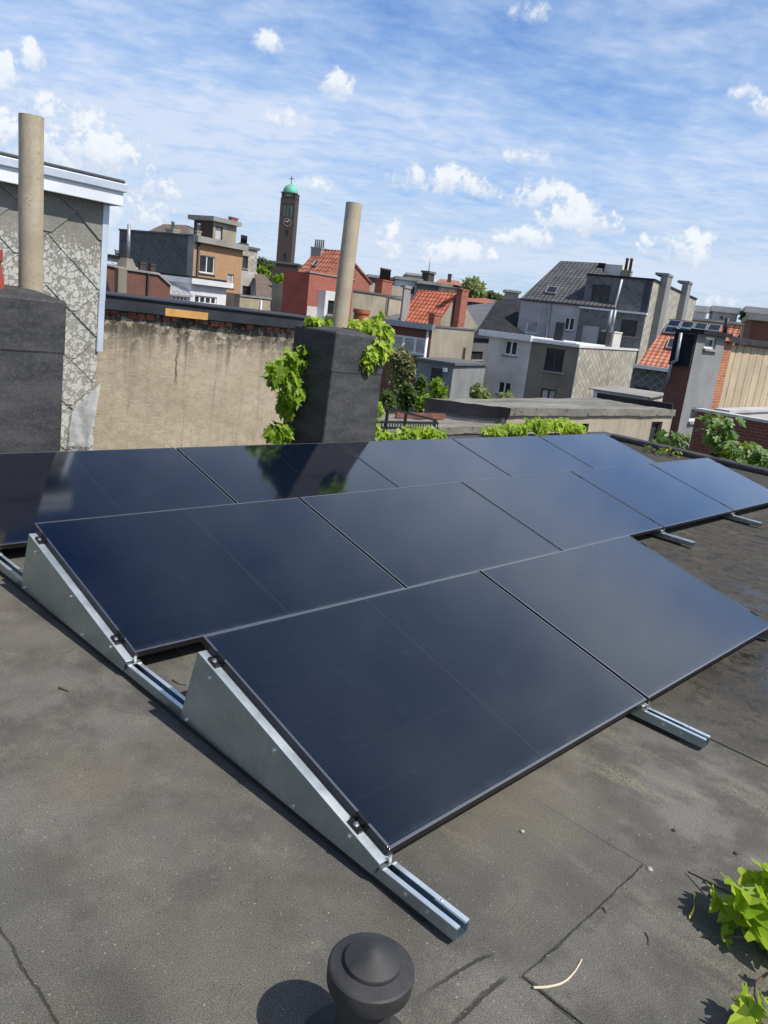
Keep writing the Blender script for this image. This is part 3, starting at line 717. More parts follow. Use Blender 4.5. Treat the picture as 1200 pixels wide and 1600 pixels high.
# ================================================================== FOLIAGE
def leaf_poly(kind):
    if kind == 'creeper':   # five-lobed
        h = [(0, 0), (.16, -.1), (.42, -.02), (.5, .12), (.3, .22), (.52, .42), (.5, .55), (.24, .5), (.2, .72), (0, 1.0)]
    elif kind == 'fig':
        h = [(0, 0), (.18, -.08), (.4, .05), (.46, .25), (.3, .34), (.5, .6), (.42, .72), (.2, .62), (.17, .85), (0, 1.0)]
    else:
        h = [(0, 0), (.2, .2), (.26, .5), (.14, .8), (0, 1.0)]
    return h
def add_leaf(mb, pos, nrm, tipd, size, kind='creeper', fold=.25, droop=.2):
    nrm = V(nrm).normalized(); tipd = V(tipd); tipd = tipd - nrm*tipd.dot(nrm)
    if tipd.length < 1e-4: tipd = nrm.orthogonal()
    tipd.normalize(); sd = tipd.cross(nrm); h = leaf_poly(kind)
    n0 = len(mb.v)
    for s_ in (1, -1):
        pts = []
        for (x, y) in h:
            pts.append(pos + sd*(x*s_*size) + tipd*(y*size) + nrm*(size*(fold*abs(x) - droop*y*y)))
        if s_ == -1: pts.reverse()
        base = len(mb.v)
        mb.v += [tuple(p) for p in pts]
        mb.f.append(tuple(range(base, base+len(pts)))); mb.m.append(0); mb.sm.append(False)
def rnd_unit():
    while True:
        v_ = V((random.uniform(-1, 1), random.uniform(-1, 1), random.uniform(-1, 1)))
        if .05 < v_.length < 1: return v_.normalized()
def cluster(mb, c, rad_, n, size, face, kind='creeper', down=.9, shell=.45, spread=.8):
    """leaves filling an ellipsoid, held towards the light side"""
    for _ in range(n):
        d = rnd_unit(); rr = shell + (1-shell)*random.random()
        off = V((d.x*rad_[0], d.y*rad_[1], d.z*rad_[2]))*rr
        nrm = V(face) + rnd_unit()*spread + V((d.x, d.y, max(d.z, -.2)))*.5
        tipd = V((d.x*.5, d.y*.5, -down)) + rnd_unit()*.5
        add_leaf(mb, V(c)+off, nrm, tipd, size*random.uniform(.55, 1.15), kind, random.uniform(.05, .4), random.uniform(.05, .35))
def vine(name, label, blobs, size, mat, face, stems, kind='creeper', cat='creeper', down=.9, group=None, roof=True, base=None):
    bs = V(base) if base is not None else V(blobs[0][0])
    root = empty(name, bs, roof=roof)
    mb = MB()
    for (c_, r_, n_) in blobs: cluster(mb, V(c_)-bs, r_, int(n_*1.9), size*.84, face, kind, down)
    mb.build('foliage', mat, root)
    if stems:
        st = MB()
        for s_ in stems: st.tube([V(p)-bs for p in s_], [.006]*(len(s_)-1)+[.003], 6)
        st.build('stem', M_BARK, root)
    tag(root, label, cat, group); return root
F_S = (.15, -.75, .65)
A = lambda x, y, yy: r_ony(x, y, yy)
YC = 4.62
vine('creeper', 'green creeper clumps hanging from the left side of the black chimney',
     [(A(462, 560, 4.95), (.1, .1, .12), 22), (A(440, 585, 4.95), (.16, .12, .17), 46), (A(455, 612, 4.9), (.13, .12, .17), 40), (A(448, 640, 4.95), (.08, .1, .08), 14), (A(436, 677, 4.95), (.14, .12, .13), 34), (A(478, 548, 4.95), (.05, .1, .1), 8)],
     .13, L_VINE, F_S, [[A(470, 545, 4.95), A(462, 600, 4.95), A(455, 650, 5.0), A(450, 700, 4.95)]])
vine('creeper', 'bright green creeper spilling over the top right corner of the black chimney',
     [(A(505, 502, 4.95), (.2, .12, .05), 30), (A(545, 508, 5.0), (.14, .14, .09), 30), (A(580, 520, 4.7), (.24, .2, .15), 84), (A(588, 545, 4.55), (.17, .13, .15), 56), (A(595, 530, 4.7), (.1, .12, .14), 30), (A(575, 558, 4.5), (.09, .07, .11), 24), (A(596, 520, 4.75), (.1, .12, .12), 20), (A(590, 495, 4.95), (.05, .06, .1), 10)],
     .12, L_YOUNG, F_S, [[A(535, 512, 4.7), A(560, 515, 4.65), A(580, 540, 4.5), A(578, 570, 4.5)]])
vine('creeper', 'narrow yellow-green creeper strip right behind the chimney foot',
     [(A(585, 640, 5.35), (.07, .1, .14), 24), (A(583, 672, 5.35), (.08, .1, .16), 34)], .09, L_YOUNG, F_S, [[A(584, 690, 5.35), A(586, 630, 5.35)]])
vine('creeper', 'low bright creeper along the roof edge below the black railing',
     [(A(600, 682, 5.6), (.22, .14, .1), 36), (A(635, 678, 5.6), (.28, .14, .12), 52), (A(668, 676, 5.6), (.24, .14, .11), 46), (A(685, 678, 5.6), (.14, .12, .07), 18)], .11, L_YOUNG, (.1, -.5, .85), [[A(590, 690, 5.6), A(640, 684, 5.6), A(690, 684, 5.6)]])
vine('creeper', 'dense mound of yellow-green creeper in front of the beige garage wall',
     [(A(772, 673, 5.65), (.25, .15, .06), 40), (A(805, 669, 5.65), (.32, .18, .1), 60), (A(840, 664, 5.65), (.36, .2, .14), 90), (A(875, 664, 5.65), (.34, .2, .14), 80), (A(900, 668, 5.65), (.24, .16, .08), 40)], .115, L_YOUNG, (.1, -.5, .85), [[A(750, 680, 5.65), A(840, 674, 5.65), A(910, 676, 5.65)]])
# fig-like plants beyond the right upstand
def fig(label, px, py, xx, w, h, n, stemh):
    b0 = r_onx(px, py, xx); base = V((b0.x, b0.y, -.3))
    root = empty('fig_plant', base, roof=True); mb = MB(); st = MB(); n = int(n*1.7)
    for k in range(n):
        a_ = random.uniform(0, 2*pi); rr = w*math.sqrt(random.random())
        hh = stemh + h*random.random()
        p = V((cos(a_)*rr, sin(a_)*rr, hh+.3))
        add_leaf(mb, p, V((cos(a_)*.5, sin(a_)*.5-.3, .9))+rnd_unit()*.45, V((cos(a_), sin(a_), -.35)), random.uniform(.11, .22), 'fig', random.uniform(.05, .3), random.uniform(.15, .4))
        if k % 4 == 0: st.tube([(0, 0, 0), (p.x*.4, p.y*.4, hh*.6+.25), tuple(p)], [.012, .008, .004], 6)
    mb.build('foliage', L_FIG, root); st.build('stem', M_BARK, root)
    tag(root, label, 'plant', 'broad-leaved fig plants at the far roof edge')
fig('small broad-leaved fig plant against the foot of the beige garage corner', 1047, 706, 12.5, .24, .34, 34, -.02)
fig('tall leggy fig plant rising in front of the red brick garden wall', 1115, 712, 12.5, .26, .5, 46, .28)
fig('wide bushy fig plant lowest along the right roof edge', 1155, 738, 12.45, .42, .36, 64, .05)
fig('fig plant cut by the right photo edge', 1203, 748, 12.4, .25, .3, 26, .02)
# weeds on the silt inside the right upstand
def weed(label, px, py, n, sz, mat):
    p0 = r_onz(px, py, 0.0); root = empty('weed', p0, roof=True); mb = MB(); st = MB()
    for k in range(n):
        a_ = random.uniform(0, 2*pi); l_ = random.uniform(.06, .2); top = V((cos(a_)*l_, sin(a_)*l_, random.uniform(.03, .14)))
        st.tube([(0, 0, 0), tuple(top*.6+V((0, 0, .03))), tuple(top)], .003, 5)
        add_leaf(mb, top, V((cos(a_)*.4, sin(a_)*.4, 1)), V((cos(a_), sin(a_), -.1)), sz*random.uniform(.6, 1.2), 'plain')
    mb.build('foliage', mat, root); st.build('stem', M_BARK, root); tag(root, label, 'weed', 'weeds growing in the roof silt')
weed('green weed sprouting in silt beside the rear row end', 1021, 708, 26, .09, L_FIG)
weed('pale weed lying in silt beside the roof upstand', 1047, 713, 22, .08, L_YOUNG)
# creeper reaching in at the lower right
def creeper_fg(label, spots, stems, size):
    bs = V(spots[0][0]); bs.z = 0
    root = empty('creeper', bs, roof=True); mb = MB()
    for (p, n_, tipd, sz) in spots:
        for k in range(n_):
            add_leaf(mb, V(p)-bs+rnd_unit()*.045, V((.1, -.2, 1))+rnd_unit()*.65, V(tipd)+rnd_unit()*.7, sz*random.uniform(.7, 1.15), 'creeper', random.uniform(.1, .35), random.uniform(.05, .3))
    mb.build('foliage', L_YOUNG, root); st = MB()
    for s_ in stems: st.tube([V(p)-bs for p in s_], [.005]*(len(s_)-1)+[.0025], 6)
    st.build('stem', M_BARK, root); tag(root, label, 'creeper')
Z = lambda x, y, z=.1: r_onz(x, y, z)
creeper_fg('bright creeper with lobed leaves lying in from the right edge of the roof',
  [(Z(1183, 1368, .10), 5, (-.6, -.6, -.2), .125), (Z(1152, 1398, .10), 5, (-1, -.4, -.2), .125), (Z(1195, 1410, .11), 6, (-.5, -1, -.2), .13), (Z(1178, 1436, .09), 5, (-.3, -1, -.3), .12), (Z(1202, 1452, .08), 5, (0, -1, -.3), .12),
   (Z(1138, 1410, .06), 4, (-1, 0, -.2), .1), (Z(1150, 1468, .03), 1, (0, -1, -.1), .075), (Z(1210, 1375, .1), 5, (-.5, -.8, 0), .13), (Z(1222, 1430, .1), 6, (-.5, -.8, 0), .13)],
  [[Z(1230, 1440, .1), Z(1180, 1405, .1), Z(1135, 1392, .06), Z(1075, 1362, .01)], [Z(1230, 1460, .08), Z(1150, 1464, .03), Z(1097, 1463, .01)], [Z(1210, 1420, .1), Z(1150, 1410, .09), Z(1105, 1400, .05)]], .08)
creeper_fg('small creeper sprig with a bare stem in the lower right corner',
  [(Z(1190, 1585, .06), 6, (-1, -.3, -.1), .07), (Z(1165, 1580, .06), 3, (-1, 0, -.1), .065), (Z(1200, 1595, .06), 5, (-1, -.5, -.1), .07), (Z(1199, 1518, .06), 2, (0, -1, 0), .045)],
  [[Z(1200, 1520, .06), Z(1182, 1535, .035), Z(1180, 1555, .03), Z(1190, 1585, .05)]], .07)
# litter
def twig(name, label, pts, r, mat, cat='twig', group=None):
    P0 = [r_onz(x, y, .006) for (x, y) in pts]; P = []; mb = MB(); bs = P0[0]
    for i in range(len(P0)-1):
        a_, b2, c2, d2 = P0[max(i-1, 0)], P0[i], P0[i+1], P0[min(i+2, len(P0)-1)]
        for k in range(5):
            t_ = k/5; P.append(.5*((2*b2)+(c2-a_)*t_+(2*a_-5*b2+4*c2-d2)*t_*t_+(3*b2-a_-3*c2+d2)*t_**3))
    P.append(P0[-1])
    mb.tube([p-bs for p in P], [r*(1-.5*i/(len(P)-1)) for i in range(len(P))], 7)
    o_ = mb.build(name, mat, loc=bs, roof=True); tag(o_, label, cat, group); return o_
twig('twig', 'long pale curved twig lying on the roof at the lower right', [(833, 1543), (855, 1542), (880, 1535), (898, 1518), (909, 1499)], .0042, M_TWIG, group='twigs on the roof')
twig('twig', 'small dark twig left of the lower right creeper', [(1008, 1457), (1013, 1466), (1013, 1476)], .003, M_DTWIG, group='twigs on the roof')
twig('twig', 'short grey twig near the roof seam', [(942, 1418), (947, 1426)], .004, M_DTWIG, group='twigs on the roof')
twig('twig', 'thin curled root on the roof between the two left side plates', [(508//1+2-240, 1062), (280, 1068), (292, 1070)], .003, M_DTWIG, group='twigs on the roof')
twig('twig', 'tiny dark twig crumb on the bare roof left of the front panel', [(92, 1074), (100, 1077), (108, 1080)], .004, M_DTWIG, group='twigs on the roof')
mb = MB(); P = [r_onz(1077+12*t_+3*math.sin(t_*5), 1433-37*t_, .012+.004*math.sin(6*t_)) for t_ in (0, .2, .4, .6, .8, 1)]; dx = V((.0085, .004, 0))
for i in range(5): mb.hexa([P[i]-dx-P[0], P[i]+dx-P[0], P[i+1]-dx-P[0], P[i+1]+dx-P[0]] + [q_+V((0, 0, .0012)) for q_ in (P[i]-dx-P[0], P[i]+dx-P[0], P[i+1]-dx-P[0], P[i+1]+dx-P[0])])
tag(mb.build('yellow_strip', M_YELLOW, loc=P[0], roof=True), 'small bright yellow strip lying beside the lower right creeper', 'litter')
def pebble(label, x, y, r, mat):
    p = r_onz(x, y, r*.5); mb = MB(); n_ = 10; pr = []
    for i in range(7):
        a_ = -pi/2 + pi*i/6; pr.append((max(r*cos(a_), .0004), r*.65*sin(a_)))
    mb.lathe(pr, (0, 0, 0), n_)
    mb.v = [tuple(V(v_)*random.uniform(.8, 1.2)) for v_ in mb.v]
    tag(mb.build('pebble', mat, loc=p, roof=True), label, 'pebble', 'pebbles on the roof')
pebble('pale pebble at the end of the dark roof seam', 1015, 1358, .011, M_PEBBLE); pebble('pale pebble in front of the nearest panel edge', 816, 1299, .008, M_PEBBLE)
pebble('dark pebble on the bare roof above the lower right creeper', 1053, 1297, .008, M_DTWIG); pebble('dark pebble nearer the creeper at the right', 1150, 1333, .008, M_DTWIG)

# ================================================================== BACKGROUND HOUSES
YAW = rad(14)
class House:
    def __init__(s, name, label, cat, corner, D, yaw=YAW, group=None, base=GROUND):
        p = at(corner[0], corner[1], D); s.z = base; s.yaw = yaw
        s.o = V((p.x, p.y, base)); s.X = V((cos(yaw), sin(yaw), 0)); s.Y = V((-sin(yaw), cos(yaw), 0)); s.top = p.z-base
        s.root = empty(name, s.o, yaw); tag(s.root, label, cat, group)
    def hit(s, px, py, n, off):
        d = ray(MG, px, py); t_ = (off - (CAM-s.o).dot(n))/d.dot(n); p = CAM + d*t_ - s.o
        return V((p.dot(s.X), p.dot(s.Y), p.z))
    def F(s, px, py, v=0): q = s.hit(px, py, s.Y, v); return q.x, q.z
    def L(s, px, py, u=0): q = s.hit(px, py, s.X, u); return q.y, q.z
    def Fp(s, px, py, v=0): return s.hit(px, py, s.Y, v)
    def Lp(s, px, py, u=0): return s.hit(px, py, s.X, u)
    def rectF(s, a, b, v=0):
        (x0, z0), (x1, z1) = s.F(*a, v), s.F(*b, v); return min(x0, x1), max(x0, x1), min(z0, z1), max(z0, z1)
    def rectL(s, a, b, u=0):
        (x0, z0), (x1, z1) = s.L(*a, u), s.L(*b, u); return min(x0, x1), max(x0, x1), min(z0, z1), max(z0, z1)
    def walls(s, u0, u1, v0, v1, z0, z1, mF, mL=None, hF=(), hL=(), name='wall', mTop=None, depth=.14, top=True):
        mb = MB(); mats = [mF, mL or mF, mTop or R_FELT]
        def face(a0, a1, holes, P, inn, m):
            ss = sorted({a0, a1, *[min(max(h[i], a0), a1) for h in holes for i in (0, 1)]}); zs = sorted({z0, z1, *[min(max(h[i], z0), z1) for h in holes for i in (2, 3)]})
            for i in range(len(ss)-1):
                for j in range(len(zs)-1):
                    cs, cz = (ss[i]+ss[i+1])/2, (zs[j]+zs[j+1])/2
                    if any(h[0] < cs < h[1] and h[2] < cz < h[3] for h in holes): continue
                    mb.poly([P(ss[i], zs[j]), P(ss[i+1], zs[j]), P(ss[i+1], zs[j+1]), P(ss[i], zs[j+1])], m)
            for h in holes:
                q = [P(h[0], h[2]), P(h[1], h[2]), P(h[1], h[3]), P(h[0], h[3])]
                for i in range(4): mb.poly([q[i], q[(i+1) % 4], q[(i+1) % 4]+inn*depth, q[i]+inn*depth], m)
        face(u0, u1, hF, lambda a, z: V((a, v0, z)), V((0, 1, 0)), 0)
        face(v0, v1, hL, lambda a, z: V((u0, a, z)), V((1, 0, 0)), 1)
        mb.poly([V((u1, v0, z0)), V((u1, v1, z0)), V((u1, v1, z1)), V((u1, v0, z1))], 1); mb.poly([V((u1, v1, z0)), V((u0, v1, z0)), V((u0, v1, z1)), V((u1, v1, z1))], 0)
        if top: mb.poly([V((u0, v0, z1)), V((u1, v0, z1)), V((u1, v1, z1)), V((u0, v1, z1))], 2)
        return mb.build(name, mats, s.root)
    def window(s, face, h, off=0, frame=None, pane=None, mull=1, bar=0, sill=True, fw=.07, depth=.1, name='window', label=None):
        frame = frame or M_WFRAME; pane = pane or M_PANE; a0, a1, z0, z1 = h
        mb = MB(); pn = MB()
        def bx(m_, a, b, d0, d1, za, zb):
            if face == 'F': m_.box(a, b, off+d0, off+d1, za, zb)
            else: m_.box(off+d0, off+d1, a, b, za, zb)
        d0, d1 = depth-.03, depth+.03
        bx(mb, a0, a0+fw, d0, d1, z0, z1); bx(mb, a1-fw, a1, d0, d1, z0, z1); bx(mb, a0+fw, a1-fw, d0, d1, z0, z0+fw); bx(mb, a0+fw, a1-fw, d0, d1, z1-fw, z1)
        for k in range(mull):
            c_ = a0+(a1-a0)*(k+1)/(mull+1); bx(mb, c_-fw*.6, c_+fw*.6, d0+.003, d1-.003, z0+fw, z1-fw)
        for k in range(bar):
            c_ = z0+(z1-z0)*(.68 if bar == 1 else (k+1)/(bar+1)); bx(mb, a0+fw, a1-fw, d0+.006, d1-.006, c_-fw*.5, c_+fw*.5)
        w = mb.build(name, frame, s.root)
        bx(pn, a0+fw*.6, a1-fw*.6, depth+.008, depth+.016, z0+fw*.6, z1-fw*.6); pn.build('pane', pane, w)
        if sill:
            sm_ = MB(); bx(sm_, a0-.08, a1+.08, -.09, .07, z0-.075, z0-.003); sm_.build('sill', R_STONE, w)
        if label: w['label'] = label
        return w
    def boxp(s, name, m, *b, parent=None, bevel=0): mb = MB(); mb.box(*b); return mb.build(name, m, parent or s.root, bevel=bevel)
    def prism(s, name, m, pts, vec, parent=None): mb = MB(); mb.prism(pts, vec); return mb.build(name, m, parent or s.root)
    def pipe(s, name, m, pts, r, parent=None): mb = MB(); mb.tube(pts, r, 8); return mb.build(name, m, parent or s.root)
    def stack(s, m, rect, v, d=None, pots=0, mpot=None, poth=.5, cap=True, plane='F', name='chimney', down=.0):
        a0, a1, z0, z1 = rect; mb = MB(); z0 -= down; W = a1-a0
        if plane == 'F': a0 += .41*W; d = .22*W
        else: a0 += .32*W; d = .6*W
        if plane == 'F': mb.box(a0, a1, v, v+d, z0, z1)
        else: mb.box(v, v+d, a0, a1, z0, z1)
        e = .03
        if cap:
            if plane == 'F': mb.box(a0-e, a1+e, v-e, v+d+e, z1+.002, z1+.1)
            else: mb.box(v-e, v+d+e, a0-e, a1+e, z1+.002, z1+.1)
        c_ = mb.build(name, m, s.root)
        for k in range(pots):
            t_ = a0+(a1-a0)*(k+.5)/pots; pm = MB(); P_ = (t_, v+d/2, z1+.1) if plane == 'F' else (v+d/2, t_, z1+.1)
            r_ = min(.12, (a1-a0)/pots*.36)
            pm.lathe([(r_, 0), (r_*.85, poth*.8), (r_*1.05, poth*.82), (r_*1.05, poth), (r_*.7, poth), (r_*.7, poth*.5)], P_, 10); pm.build('pot', mpot or M_TERRA, c_)
        return c_
    def skylight(s, P, name='skylight'):
        """P: four corners on a roof slope (anticlockwise seen from outside)"""
        P = [V(p) for p in P]; n_ = (P[1]-P[0]).cross(P[3]-P[0]).normalized()
        if n_.z < 0: n_ = -n_
        c_ = sum(P, V())/4; mb = MB(); Q = [p+n_*.1 for p in P]
        I = [c_+(q-c_)*.82 for q in Q]
        for i in range(4):
            j = (i+1) % 4; mb.poly([P[i], P[j], Q[j], Q[i]]); mb.poly([Q[i], Q[j], I[j]+n_*.002, I[i]+n_*.002])
        w = mb.build(name, M_ZINC, s.root); pm = MB(); pm.poly([q-n_*.02 for q in I]); pm.build('pane', M_PANE, w); return w
def slab(pts, t_=.12):
    pts = [V(p) for p in pts]; n_ = (pts[1]-pts[0]).cross(pts[2]-pts[0]).normalized()
    if n_.z < 0: n_ = -n_
    return pts, n_*(-t_)
Z0 = 0.0

# ---- orange brick house with slate side
h = House('brick_house', 'orange brick house with a tall dark slate side wall', 'house', (303.7, 369), 55)
u1 = h.F(379.8, 390.4)[0]; v1 = h.L(186.5, 362.7)[0]; zt = h.top
wF = [h.rectF((312.8, 397.7), (334.9, 428.6)), h.rectF((355.9, 427.4), (364.4, 448.7)), h.rectF((353.3, 470), (362.3, 478.5))]
h.walls(0, u1, 0, v1, 0, zt, B_ORANGE, S_LEFT, hF=wF)
h.window('F', wF[0], frame=M_WFRAME, pane=M_PANE); h.window('F', wF[1], mull=0, pane=M_CURT); h.window('F', wF[2], mull=0)
h.boxp('cornice', R_STONE, -.02, u1+.15, -.35, -.002, zt-.32, zt+.06); h.boxp('parapet_trim', R_DGREY, -.08, .12, 0, v1, zt+.002, zt+.1)
h.boxp('corner_quoin', R_STONE, -.03, -.002, -.03, .5, 0, zt)
px_, pz_ = h.F(309, 382); pz2 = h.F(306.7, 470)[1]; h.pipe('downpipe', M_DARKMETAL, [(px_, -.1, zt-.34), (px_, -.1, 0)], .07)
uc = h.F(333.8, 345.5, 2.2)[0]; zr = h.F(333.8, 345.5, 2.2)[1]; vr = h.L(303.5, 343.2, uc)[0]; ur = h.F(370, 352.8, 2.2)[0]
dr = h.rectF((337.5, 353), (347, 379), 2.2)
h.walls(uc, ur, 2.2, vr, zt+.01, zr, R_CONC, B_DARK, hF=[dr], name='roof_room'); h.window('F', dr, 2.2, frame=M_DFRAME, pane=M_CURT, mull=0, sill=False, name='roof_door')
h.boxp('roof_slab', R_STONE, uc-.35, ur+.2, 1.9, vr+.3, zr+.003, zr+.3)
h.stack(B_RED, h.rectF((354.5, 339), (371.5, 350), 4.5), 4.5, .8)
r_ = h.rectL((258.5, 359), (276, 368.5), .3); h.stack(R_CONC, r_, .3, .7, plane='L', pots=1, poth=.5, mpot=M_ZINC)
r_ = h.rectF((303.5, 361.5), (314, 372), .8); h.stack(R_CONC, r_, .8, .7, pots=1, poth=.45, mpot=M_ZINC)
# ---- dark gable behind
h = House('gabled_house', 'dark roofed house peeping over the slate side wall of the orange house', 'house', (298.8, 369), 78)
zt = h.top; v1 = h.L(234.6, 364)[0]; ra = h.Lp(290.6, 351.5, 3.5); rb = h.Lp(255, 350, 3.5)
h.walls(0, 7, 0, v1, 0, zt, R_GREY, top=False)
h.prism('roof', T_BROWN, *slab([(-.3, -.3, zt), (ra.x, ra.y, ra.z), (rb.x, rb.y, rb.z), (-.3, v1+.3, zt)])); h.prism('roof', T_BROWN, *slab([(7.3, -.3, zt), (ra.x, ra.y, ra.z), (rb.x, rb.y, rb.z), (7.3, v1+.3, zt)]))
h.prism('gable', R_DGREY, [(0, 0, zt), (7, 0, zt), (ra.x, ra.y, ra.z-.15)], (0, .3, 0)); h.prism('gable', R_DGREY, [(0, v1, zt), (7, v1, zt), (rb.x, rb.y, rb.z-.15)], (0, -.3, 0))
# ---- low red-brown brick building
h = House('brick_workshop', 'low brown brick building with a stepped top and two dark chimneys', 'building', (158.7, 412), 41)
P = [h.Fp(*q) for q in ((150, 411), (192, 421), (246.3, 429.2), (266, 447))]
pts = P + [V((P[3].x, 0, 0)), V((P[0].x, 0, 0))]
h.prism('wall', B_BROWN, pts, (0, 5, 0))
a, b_, c_, d_ = h.rectF((179.5, 418), (192, 460)); h.boxp('pier', R_OLIVE, a, b_, -.25, -.002, 0, d_)
for (q0, q1) in (((213, 411), (228, 424)), ((230, 414), (243, 428))): h.stack(B_DARK, h.rectF(q0, q1, 1), 1, .8, down=.4)
for q in ((192, 421), (229, 426.5)): pass
xx, zz = h.F(229.5, 426.5); h.boxp('downpipe', M_DARKMETAL, xx-.05, xx+.05, -.1, -.01, 0, zz)
cp_ = [P[i] for i in range(4)]
mb = MB()
for i in range(3): mb.bar(cp_[i]+V((0, .2, .05)), cp_[i+1]+V((0, .2, .05)), .6, .1)
mb.build('coping', R_STONE, h.root)
q = [h.Fp(*k, -.6) for k in ((158, 424), (168, 441), (173, 455), (158, 455))]; h.prism('skylight', M_DARKMETAL, q, (0, .5, 0))
# concrete flue with steel pipe
h2 = House('vent_stack', 'thin steel pipe on a grey tapered base in front of the dark slate wall', 'vent pipe', (206, 421), 42.5)
a, b_, c_, d_ = h2.rectF((198, 403), (214.7, 421)); m_ = (a+b_)/2
mb = MB(); mb.hexa([V((x, y, z)) for (z, k) in ((0, 0), (d_-.5, 0)) for y in (0+k, .8-k) for x in (a+k, b_-k)]); mb.hexa([V((x, y, z)) for (z, k) in ((d_-.498, 0), (d_, .18)) for y in (0+k, .8-k) for x in (a+k, b_-k)]); mb.build('base', R_OLIVE, h2.root)
h2.pipe('pipe', M_ZINC, [(m_+.1, .4, d_-.1), (m_+.1, .4, h2.F(209, 352, .4)[1])], .085)
# white neighbour peeping out at the left
h = House('white_house', 'white walled house fragment left of the dark slate wall', 'house', (185, 410), 60)
a, b_, c_, d_ = h.rectF((150, 399), (185, 411)); h.walls(a, b_, 0, 5, 0, d_, R_CLEAN); h.boxp('roof', R_BLACK, a-.2, b_+.2, -.2, 5.2, d_+.003, d_+.2)
h.stack(R_STONE, h.rectF((178, 392), (186, 399), 1), 1, .6)
# ---- white extension
h = House('white_extension', 'white painted rear extension with a lean-to and purple blinds', 'building', (298.7, 443), 47)
a, b_, c_, d_ = h.rectF((298.7, 443), (354, 451.6)); zt = h.top
w1 = h.rectF((304.6, 461), (338.5, 477))
h.walls(0, b_, 0, 5, 0, zt, R_CLEAN, hF=[w1]); h.window('F', w1, mull=3, fw=.09); h.boxp('flat_roof_edge', R_CLEAN, -.25, b_+.25, -.3, 5, zt+.003, zt+.3); h.boxp('felt', R_BLACK, -.1, b_+.1, .1, 5, zt+.303, zt+.42)
a0 = h.F(265, 452)[0]; z1_ = h.F(280, 459)[1]; w2 = h.rectF((271, 456.5), (295.5, 472))
w2 = (w2[0], min(w2[1], -.15), w2[2], min(w2[3], z1_-.1))
h.walls(a0, -.01, 0, 3.5, 0, z1_, R_CLEAN, hF=[w2], name='lean_to', top=False); h.window('F', w2, mull=3, fw=.09, pane=M_PURP)
z2 = h.F(249, 431, 5)[1]
h.prism('lean_to_roof', R_LGREY, *slab([(a0-.2, -.2, z1_), (-.02, -.2, z1_), (-.02, 5, z1_+1.25), (a0-1.2, 5, z1_+1.25)]))
for k in range(5):
    t_ = k/4; x0, x1 = a0-.15+t_*(-a0), a0-1.1+t_*(-a0+1.0); 
    mb = MB(); mb.bar((x0, -.2, z1_+.05), (x1, 5, z1_+1.3), .1, .1); mb.build('glazing_bar', M_GUTTER, h.root)
# ---- lichen slate house right of orange
h = House('slate_house', 'narrow grey slate clad house right behind the orange brick house', 'house', (379, 387), 62)
a, b_, c_, d_ = h.rectF((372, 386.5), (402.9, 388.5)); zt = h.top
w1 = h.rectF((379.5, 399), (387, 420)); w2 = h.rectF((378.5, 446), (391, 462)); zmid = h.F(390, 424)[1]
h.walls(a, b_, 0, 8, zmid, zt, S_LIGHT, hF=[w1], name='upper_wall'); h.walls(a, b_, -.05, 8, 0, zmid-.01, R_LGREY, hF=[w2], name='lower_wall')
h.window('F', w1, mull=0, frame=M_DFRAME); h.window('F', w2, -.05, mull=1, frame=M_DFRAME); h.boxp('coping', R_DGREY, a-.1, b_+.15, -.12, 8, zt+.003, zt+.18)
h.stack(B_DARK, h.rectF((370.8, 380), (387.7, 387), 2), 2, .8, pots=4, mpot=M_DARKMETAL, poth=.6)
h.boxp('corner_strip', R_CLEAN, b_-.12, b_+.02, -.08, -.052, 0, zmid-.02)
# ---- brown tiled roof and yard wall
h = House('tiled_outbuilding', 'low outbuilding with a brown tiled roof left of the red building', 'building', (398, 462), 55)
zt = h.F(398, 462)[1]; a = h.F(396, 462)[0]; b_ = h.F(441, 468)[0]; P = [h.Fp(399, 428, 5), h.Fp(413, 429, 5)]
h.walls(a, b_, 0, 6, 0, zt, R_BEIGE, top=False); h.prism('roof', T_BROWN, *slab([(a-.1, -.3, zt), (b_, -.3, zt-.05), (P[1].x, 5, P[1].z), (P[0].x, 5, P[0].z)]))
sk = [V((a, -.3, zt)).lerp(V((b_, -.3, zt)), .7)+V((0, k, 0)) for k in (0,)]
h.boxp('gutter', M_ZINC, a-.1, b_, -.42, -.302, zt-.12, zt)
h = House('yard_wall', 'beige yard wall with a pale pipe below the brown tiled roof', 'wall', (376, 463), 50)
a, b_, c_, d_ = h.rectF((375, 463), (423, 467.5)); h.boxp('panel', R_BEIGE, a, b_, 0, .4, 0, h.top); h.boxp('coping', R_STONE, a-.05, b_+.05, -.06, .46, h.top+.003, h.top+.1)
xx = h.F(407, 470)[0]; h.pipe('pipe', M_GUTTER, [(xx, -.08, 0), (xx, -.08, h.top-.1)], .06)

